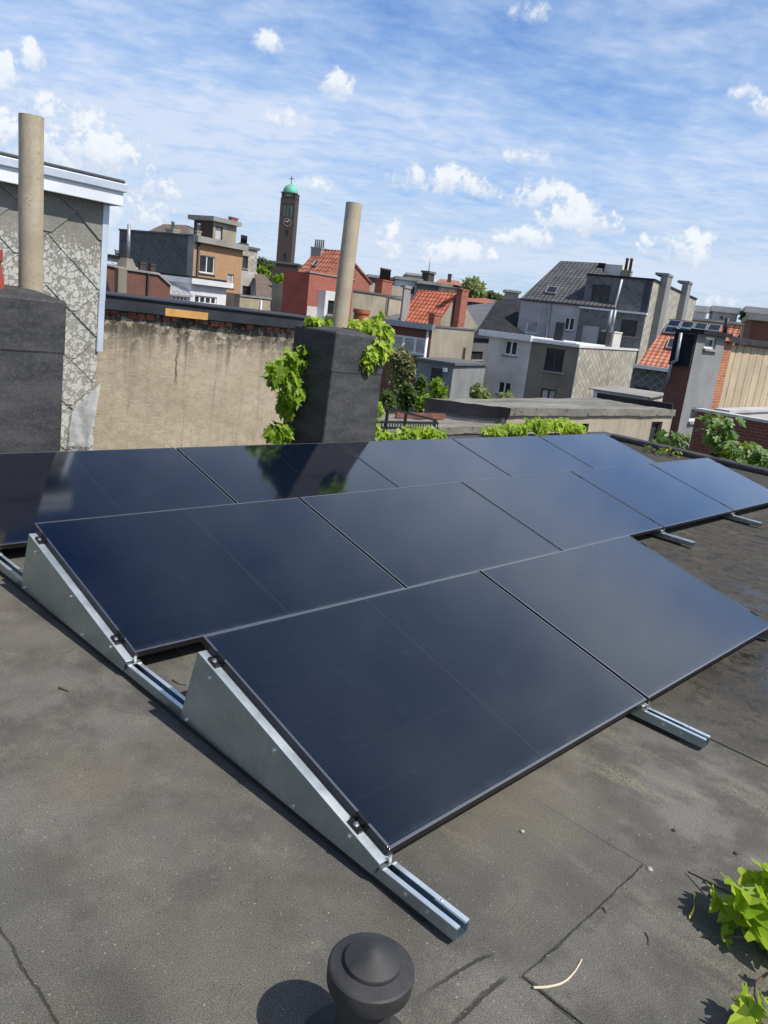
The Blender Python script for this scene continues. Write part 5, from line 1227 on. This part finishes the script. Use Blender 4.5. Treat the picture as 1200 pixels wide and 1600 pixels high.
# ---- flat garages (square with our own roof)
def flat_garage(label, ref, D, px4, edge_h, wins=(), th=.03):
    h_ = House('garage', label, 'garage', ref, D, yaw=0); z_ = h_.top
    def TP(x, y):
        d = ray(MG, x, y); p = CAM + d*((z_+h_.z-CAM.z)/d.z) - h_.o; return V((p.dot(h_.X), p.dot(h_.Y), z_))
    A_, B_, C_, D_ = [TP(*q) for q in px4]
    print(label, [tuple(round(c, 1) for c in q) for q in (A_, B_, C_, D_)])
    ang = math.atan2((B_-A_).y, (B_-A_).x); h_.root.rotation_euler.z = ang; h_.X = V((cos(ang), sin(ang), 0)); h_.Y = V((-sin(ang), cos(ang), 0)); h_.o = h_.o + V((A_.x, A_.y, 0)); h_.root.location = h_.o
    A_, B_, C_, D_ = [TP(*q) for q in px4]; L_ = B_.x
    hs = [h_.rectF(*q) for q in wins]
    mb = MB(); zt_ = z_-.03
    ss = sorted({0, L_, *[c for q in hs for c in q[:2]]}); zs_ = sorted({0, zt_, *[c for q in hs for c in q[2:]]})
    for i in range(len(ss)-1):
        for j in range(len(zs_)-1):
            if any(q[0] < (ss[i]+ss[i+1])/2 < q[1] and q[2] < (zs_[j]+zs_[j+1])/2 < q[3] for q in hs): continue
            mb.poly([(ss[i], 0, zs_[j]), (ss[i+1], 0, zs_[j]), (ss[i+1], 0, zs_[j+1]), (ss[i], 0, zs_[j+1])])
    for q in hs:
        for (p, r) in (((q[0], q[2]), (q[1], q[2])), ((q[1], q[2]), (q[1], q[3])), ((q[1], q[3]), (q[0], q[3])), ((q[0], q[3]), (q[0], q[2]))):
            mb.poly([(p[0], 0, p[1]), (r[0], 0, r[1]), (r[0], .16, r[1]), (p[0], .16, p[1])])
    for p, r, k in ((B_, C_, 0), (C_, D_, 0), (D_, A_, 1)): mb.poly([(p.x, p.y, 0), (r.x, r.y, 0), (r.x, r.y, zt_), (p.x, p.y, zt_)], k)
    mb.build('wall', [R_BEIGE, R_DGREY], h_.root)  # left side wall in dark grey: its shade is put into the colour
    for q in hs: h_.window('F', q, mull=0, frame=M_DFRAME, sill=False)
    mb = MB(); nx_, ny_ = 40, 10; P = {}
    for i in range(nx_+1):
        for j in range(ny_+1):
            p = A_.lerp(B_, i/nx_).lerp(D_.lerp(C_, i/nx_), j/ny_); P[i, j] = p + V((0, -.06 if j == 0 else 0, .012+.45*th*math.sin(i*.55+j*.8)*math.cos(j*1.3+i*.21)))
    for i in range(nx_):
        for j in range(ny_): mb.poly([P[i, j], P[i+1, j], P[i+1, j+1], P[i, j+1]], 0, True)
    for i in range(nx_): mb.poly([P[i, 0]-V((0, 0, edge_h+.005*math.sin(i*2.1))), P[i+1, 0]-V((0, 0, edge_h+.005*math.sin(i*2.1+2.1))), P[i+1, 0], P[i, 0]], 0, False)
    mb.build('roof_felt', R_GFELT, h_.root)
    mb = MB()
    for j in range(ny_): mb.poly([P[0, j+1]-V((.05, 0, edge_h+.06)), P[0, j]-V((.05, 0, edge_h+.06)), P[0, j]-V((.03, 0, -.012)), P[0, j+1]-V((.03, 0, -.012))], 0, False)
    mb.build('side_edge', R_BLACK, h_.root)
    return h_, A_, B_, C_, D_
def m_felt():
    m, nb, b, ob, uv = newmat('weathered_grey_felt'); x, y, z = nb.sep(ob)
    st = nb.noise(nb.comb(nb.m('MULTIPLY', x, .35), nb.m('MULTIPLY', y, 2.4), z), 1.4, 6, .65); n2 = nb.noise(ob, 6, 5, .65)
    col = nb.mix(nb.ramp(st, .3, .7), (.13, .125, .11, 1), (.27, .26, .225, 1)); col = nb.mix(nb.ramp(n2, .45, .72, 0, .5), col, (.1, .095, .08, 1))
    fx = nb.m('FRACT', nb.m('DIVIDE', nb.m('ADD', y, nb.m('MULTIPLY', n2, .1)), .95)); col = nb.mix(nb.m('MULTIPLY', nb.m('LESS_THAN', fx, .035), .7), col, (.05, .048, .042, 1))
    finish(nb, b, col, .9, 0, n2, .3, .02, .3); return m
R_GFELT = m_felt()
g0, A_, B_, C_, D_ = flat_garage('long beige garage with a grey felt flat roof and narrow slot windows', (1053, 640), 21, [(794.5, 638.5), (1053, 640.5), (937, 622.5), (665, 624)], .15, [((909, 662), (915.5, 690)), ((1019, 659), (1028, 697))])
mb = MB(); mb.bar(B_+V((-.1, .0, .07)), C_+V((-.1, 0, .07)), .22, .16); mb.build('upstand', R_BLACK, g0.root)
def pix(P):
    q = MG.inverted() @ (V(P)-CAM); return 600+FPX*q.x/-q.z, 800-FPX*q.y/-q.z
W1 = [g0.o + g0.X*p.x + g0.Y*p.y + V((0, 0, p.z-.34)) for p in (A_, D_)]
pB, pC = pix(W1[0]), pix(W1[1]); print('low garage', pB, pC)
g1, A_, B_, C_, D_ = flat_garage('lower flat roofed garage with a curled grey felt roof left of the long garage', pB, math.hypot(W1[0].x-CAM.x, W1[0].y-CAM.y), [(pB[0]-215, pB[1]+9), (pB[0]-1, pB[1]), pC, (pC[0]-95, pC[1]-6)], .12, th=.03)
mb = MB(); q0, q1 = D_.lerp(A_, .62), D_.lerp(A_, .62)
def TP1(x, y):
    d = ray(MG, x, y); p = CAM + d*((g1.top+g1.z-CAM.z)/d.z) - g1.o; return V((p.dot(g1.X), p.dot(g1.Y), g1.top))
mb.bar(TP1(618, 655)+V((0, 0, .08)), TP1(694, 657)+V((0, 0, .08)), .05, .1); mb.build('rust_sheet', M_RUST, g1.root)
# black railing by the rear roof edge
rl = empty('railing', A(640, 668, 6.6), roof=True); bs = rl.location.copy()
a_, b2, c2, d2 = A(588, 640, 6.6), A(680, 655, 6.6), A(588, 660, 6.6), A(680, 660, 6.6)
top0, top1, mid0, mid1, low0, low1 = A(583, 632, 6.6), A(682, 657, 6.6), A(583, 659, 6.6), A(684, 661, 6.6), A(583, 668, 6.6), A(684, 670, 6.6)
mb = MB()
for p, q in ((top0, top1), (mid0, mid1), (low0, low1)): mb.bar(p-bs, q-bs, .035, .035)
mb.build('rail', M_DARKMETAL, rl)
for t_ in (.02, .22, .5, .97):
    mb = MB(); p = top0.lerp(top1, t_); mb.bar(p-bs, V((p.x, p.y, low0.z-.5))-bs, .035, .035, up=(0, 1, 0)); mb.build('post', M_DARKMETAL, rl)
mb = MB()
for k in range(26):
    p, q = mid0.lerp(mid1, k/25), low0.lerp(low1, k/25); mb.bar(p-bs, q-bs, .012, .012, up=(0, 1, 0))
mb.build('baluster', M_DARKMETAL, rl)
tag(rl, 'black metal railing with thin balusters between chimney and garages', 'railing')

# ---- trees and shrubs
def tree(name, label, px, py_top, py_bot, D, wpx, mat, n, leaf, cat='tree', group=None, trunk=True, lobes=7, sq=1.0, low=0.0):
    top, bot = at(px, py_top, D), at(px, py_bot, D); R_ = wpx/FPX*D*.5; base = V((bot.x, bot.y, GROUND if trunk else bot.z))
    Hc = top.z-bot.z; root = empty(name, base); mb = MB(); cc = V((0, 0, (bot.z+top.z)/2-base.z)); tk = MB()
    cl = []
    for k in range(lobes):
        d = rnd_unit(); p = cc + V((d.x*R_*.6, d.y*R_*.6, d.z*Hc*.33)); cl.append((p, random.uniform(.32, .55)))
    cl.append((cc, .6))
    for k in range(n):
        p, s_ = random.choice(cl); d = rnd_unit(); rr = random.random()**.45
        q = p + V((d.x*R_*s_, d.y*R_*s_, d.z*Hc*.5*s_))*rr
        add_leaf(mb, q, rnd_unit()+V((.1, -.4, .6)), rnd_unit()+V((0, 0, -.3)), leaf*random.uniform(.6, 1.3), 'plain', .2, .1)
    mb.build('crown', mat, root)
    hz = cc.z+Hc*.2; tk.tube([(0, 0, 0), (R_*.05, 0, hz*.5), (0, R_*.04, hz)], [max(R_*.08, .05), max(R_*.06, .04), .02], 8)
    for (p, s_) in cl: tk.tube([(0, 0, max(cc.z-Hc*.45, .1)), tuple(p*.5+V((0, 0, cc.z*.45))), tuple(p)], [max(R_*.04, .03), max(R_*.025, .02), .01], 6)
    tk.build('trunk', M_BARK, root); tag(root, label, cat, group); return root
tree('olive_tree', 'pale brownish feathery tree right beside the creeper covered chimney', 618, 545, 635, 30, 62, L_OLIVE, 2600, .16)
tree('conifer_shrub', 'dark green upright conifer in front of the blue-grey extension', 654, 584, 650, 29, 22, L_SHRUB, 1400, .14, 'shrub', lobes=5)
tree('conifer_shrub', 'dark green bushy conifer left of the upright one', 634, 598, 648, 28, 34, L_SHRUB, 1700, .14, 'shrub')
tree('conifer_shrub', 'low dark shrub at the foot of the feathery tree', 606, 602, 648, 27.5, 36, L_SHRUB, 1500, .14, 'shrub')
tree('sapling', 'small bright green sapling in front of the narrow door', 680, 588, 640, 28, 26, L_VINE, 420, .2, 'sapling', lobes=4)
tree('sapling', 'thin bright green sapling right of the upright conifer', 657, 612, 645, 27, 18, L_VINE, 300, .18, 'sapling', lobes=4)
tree('sapling', 'loose green sapling before the white house wall', 747, 592, 640, 29, 42, L_TREE, 620, .2, 'sapling', lobes=6)
tree('sapling', 'sparse green sapling under the lower white house window', 792, 606, 640, 29, 30, L_TREE, 240, .18, 'sapling', lobes=4)
tree('round_tree', 'round green tree on the skyline above the red roofs', 737, 434, 470, 105, 44, L_TREE, 2600, .5, lobes=9)
tree('round_tree', 'dark distant trees right of the round skyline tree', 770, 456, 472, 130, 40, L_DARKTREE, 900, .5)
tree('round_tree', 'dark distant tree left of the church tower', 414, 403, 424, 300, 34, L_DARKTREE, 1200, 1.0)
tree('garden_tree', 'bright green garden tree between the orange house and the red building', 410, 412, 440, 66, 22, L_VINE, 700, .3)
tree('garden_tree', 'green garden bush beside the red building corner', 434, 426, 450, 60, 22, L_VINE, 700, .3)
tree('round_tree', 'small dark trees between the pale blocks of the right skyline', 1160, 486, 505, 122, 9, L_DARKTREE, 300, .4)

# roof objects take the fall of the roof
bpy.context.view_layer.update()
for o in ROOF: o.matrix_basis = T @ o.matrix_basis

# ================================================================== LIGHT, SKY, CAMERA
AZ, EL = rad(167), rad(54)
sd = V((sin(AZ)*cos(EL), cos(AZ)*cos(EL), sin(EL)))
ld = bpy.data.lights.new('sun', 'SUN'); ld.energy = 3.8; ld.angle = rad(.53); ld.color = (1, .95, .87)
lo = bpy.data.objects.new('sun', ld); COL.objects.link(lo); lo.rotation_euler = (-sd).to_track_quat('-Z', 'Y').to_euler(); lo.location = (0, 0, 30)
w = bpy.data.worlds.new('World'); SC.world = w; w.use_nodes = True
nb = NB(w.node_tree); bg = w.node_tree.nodes['Background']
SKYMUL = (.19, .6, 1.08, 1)
sky = nb('TexSky', {}, sky_type='NISHITA', sun_disc=False, sun_elevation=EL, sun_rotation=AZ, air_density=1.0, dust_density=.6, ozone_density=1.0, altitude=20)
tc = nb('TexCoord').outputs['Generated']
dn = nb.vm('NORMALIZE', tc); x, y, z = nb.sep(dn); zc = nb.m('MAXIMUM', z, 0.0)
den = nb.m('ADD', zc, .1)
pl = nb.comb(nb.m('DIVIDE', x, den), nb.m('DIVIDE', y, den), 0.0)
rot = nb('VectorRotate', {'Vector': pl, 'Angle': rad(38)}, rotation_type='Z_AXIS').outputs[0]
rx, ry, rz = nb.sep(rot); plr = nb.comb(nb.m('MULTIPLY', rx, .86), ry, 0.0)
big = nb.noise(nb.vm('ADD', plr, (2.3, .7, 0)), .75, 5, .55, .3); rip = nb.noise(plr, 6.5, 4, .55, .25); fin = nb.noise(plr, 19, 4, .6, .2)
cov = nb.m('ADD', nb.m('ADD', nb.m('MULTIPLY', big, .72), nb.m('MULTIPLY', rip, .44)), nb.m('MULTIPLY', fin, .2))
south = nb.ramp(nb.vm('DOT_PRODUCT', dn, (sin(AZ), cos(AZ), 0.0)), -.2, .6)
east = nb.ramp(nb.vm('DOT_PRODUCT', dn, (sin(rad(85)), cos(rad(85)), 0.0)), .3, .75)
amount = nb.m('ADD', nb.ramp(zc, .1, .34, .95, .47), nb.ramp(zc, .38, .6, 0.0, -.34))
amount = nb.m('ADD', amount, nb.m('MULTIPLY', nb.ramp(zc, .34, .5), nb.m('ADD', nb.m('MULTIPLY', east, .42), nb.m('MULTIPLY', south, .3))))
veil = nb.m('ADD', amount, nb.m('MULTIPLY', nb.m('SUBTRACT', cov, .68), 1.75), clamp=True)
veil = nb.m('MULTIPLY', veil, .95)
SKY = nb.mix(1.0, sky.outputs[0], SKYMUL, 'MULTIPLY')
SKY = nb.mix(nb.ramp(zc, .36, .62), SKY, nb.mix(1.0, SKY, (.38, .42, .5, 1), 'MULTIPLY'))
thin = nb.mix(nb.ramp(zc, .02, .3), (4.9, 5.6, 6.6, 1), (4.3, 5.4, 7.1, 1))
thin = nb.mix(nb.ramp(cov, .62, .95), thin, (5.2, 5.8, 7.0, 1))
thin = nb.mix(nb.m('MULTIPLY', south, nb.ramp(zc, .2, .5)), thin, (8.5, 8.8, 9.2, 1))  # whiter veil added in the unseen southern sky to lift shadows
col = nb.mix(veil, SKY, thin)
# cumulus puffs
puffs = [(845, 312, 52, 26), (905, 345, 62, 32), (820, 374, 46, 20), (1062, 392, 60, 32), (715, 400, 56, 26), (607, 385, 20, 36), (90, 185, 66, 36), (140, 238, 80, 42), (60, 230, 60, 40), (222, 270, 26, 18),
         (417, 68, 24, 18), (528, 134, 26, 22), (48, 95, 18, 26), (455, 190, 42, 16), (1165, 145, 26, 12), (1192, 170, 18, 18), (10, 215, 40, 40), (180, 330, 70, 36), (485, 287, 34, 13), (240, 300, 40, 20), (1110, 475, 90, 14), (830, 18, 28, 16), (820, 246, 60, 14), (690, 285, 80, 22), (8, 120, 26, 40)]
nz_ = nb.noise(dn, 34, 6, .62, .2); nz2 = nb.noise(dn, 95, 5, .62)
nsum = nb.m('ADD', nb.m('MULTIPLY', nb.m('SUBTRACT', nz_, .5), 4.2), nb.m('MULTIPLY', nb.m('SUBTRACT', nz2, .5), 2.6))
acc = None; sh = None
for (px_, py_, rx_, ry_) in puffs:
    d = ray(MG, px_, py_); e = d.cross(V((0, 0, 1))).normalized(); u_ = e.cross(d)
    k = FPX/math.hypot(FPX, math.hypot(px_-600, py_-800)); kx = 1.2*rx_/FPX*k; ky = 1.2*ry_/FPX*k
    a_ = nb.vm('DOT_PRODUCT', dn, tuple(e/kx)); b2 = nb.m('SUBTRACT', nb.vm('DOT_PRODUCT', dn, tuple(u_/ky)), 0.0)
    front = nb.vm('DOT_PRODUCT', dn, tuple(d))
    m_ = nb.m('SUBTRACT', 1.0, nb.m('ADD', nb.m('MULTIPLY', a_, a_), nb.m('MULTIPLY', b2, nb.m('MULTIPLY', b2, nb.ramp(b2, -.3, .0, 1.9, 1.0)))))
    m_ = nb.m('MULTIPLY', m_, nb.m('GREATER_THAN', front, 0.0)); m_ = nb.m('MAXIMUM', m_, -1.0) if True else m_
    amp = 1.0 if ry_ > 17 else .55
    m_ = nb.m('MULTIPLY', nb.m('ADD', m_, nsum), amp)
    mm = nb.ramp(m_, -.1, .95)
    inside = nb.ramp(nb.m('ADD', nb.m('MULTIPLY', a_, a_), nb.m('MULTIPLY', b2, b2)), 2.3, .9)
    mm = nb.m('MULTIPLY', mm, inside)
    mm = nb.m('MULTIPLY', mm, nb.m('GREATER_THAN', front, 0.0))
    s2 = nb.m('MULTIPLY', mm, nb.ramp(nb.m('ADD', b2, nb.m('MULTIPLY', nsum, .5)), -.7, .6))
    acc = mm if acc is None else nb.m('MAXIMUM', acc, mm); sh = s2 if sh is None else nb.m('MAXIMUM', sh, s2)
ccol = nb.mix(sh, (4.4, 5.2, 6.4, 1), (6.9, 7.1, 7.4, 1))
col = nb.mix(nb.m('MULTIPLY', acc, .88), col, ccol)
nb.put(bg.inputs['Color'], col); bg.inputs['Strength'].default_value = .1
cd = bpy.data.cameras.new('camera'); co = bpy.data.objects.new('camera', cd); COL.objects.link(co)
co.matrix_world = Matrix.Translation(CAM) @ MG.to_4x4()
cd.sensor_fit = 'HORIZONTAL'; cd.sensor_width = 36; cd.lens = 36*FPX/1200; cd.clip_start = .05; cd.clip_end = 9000
SC.camera = co
SC.view_settings.view_transform = 'Standard'; SC.view_settings.look = 'None'; SC.view_settings.exposure = 0.45; SC.view_settings.gamma = 1.0
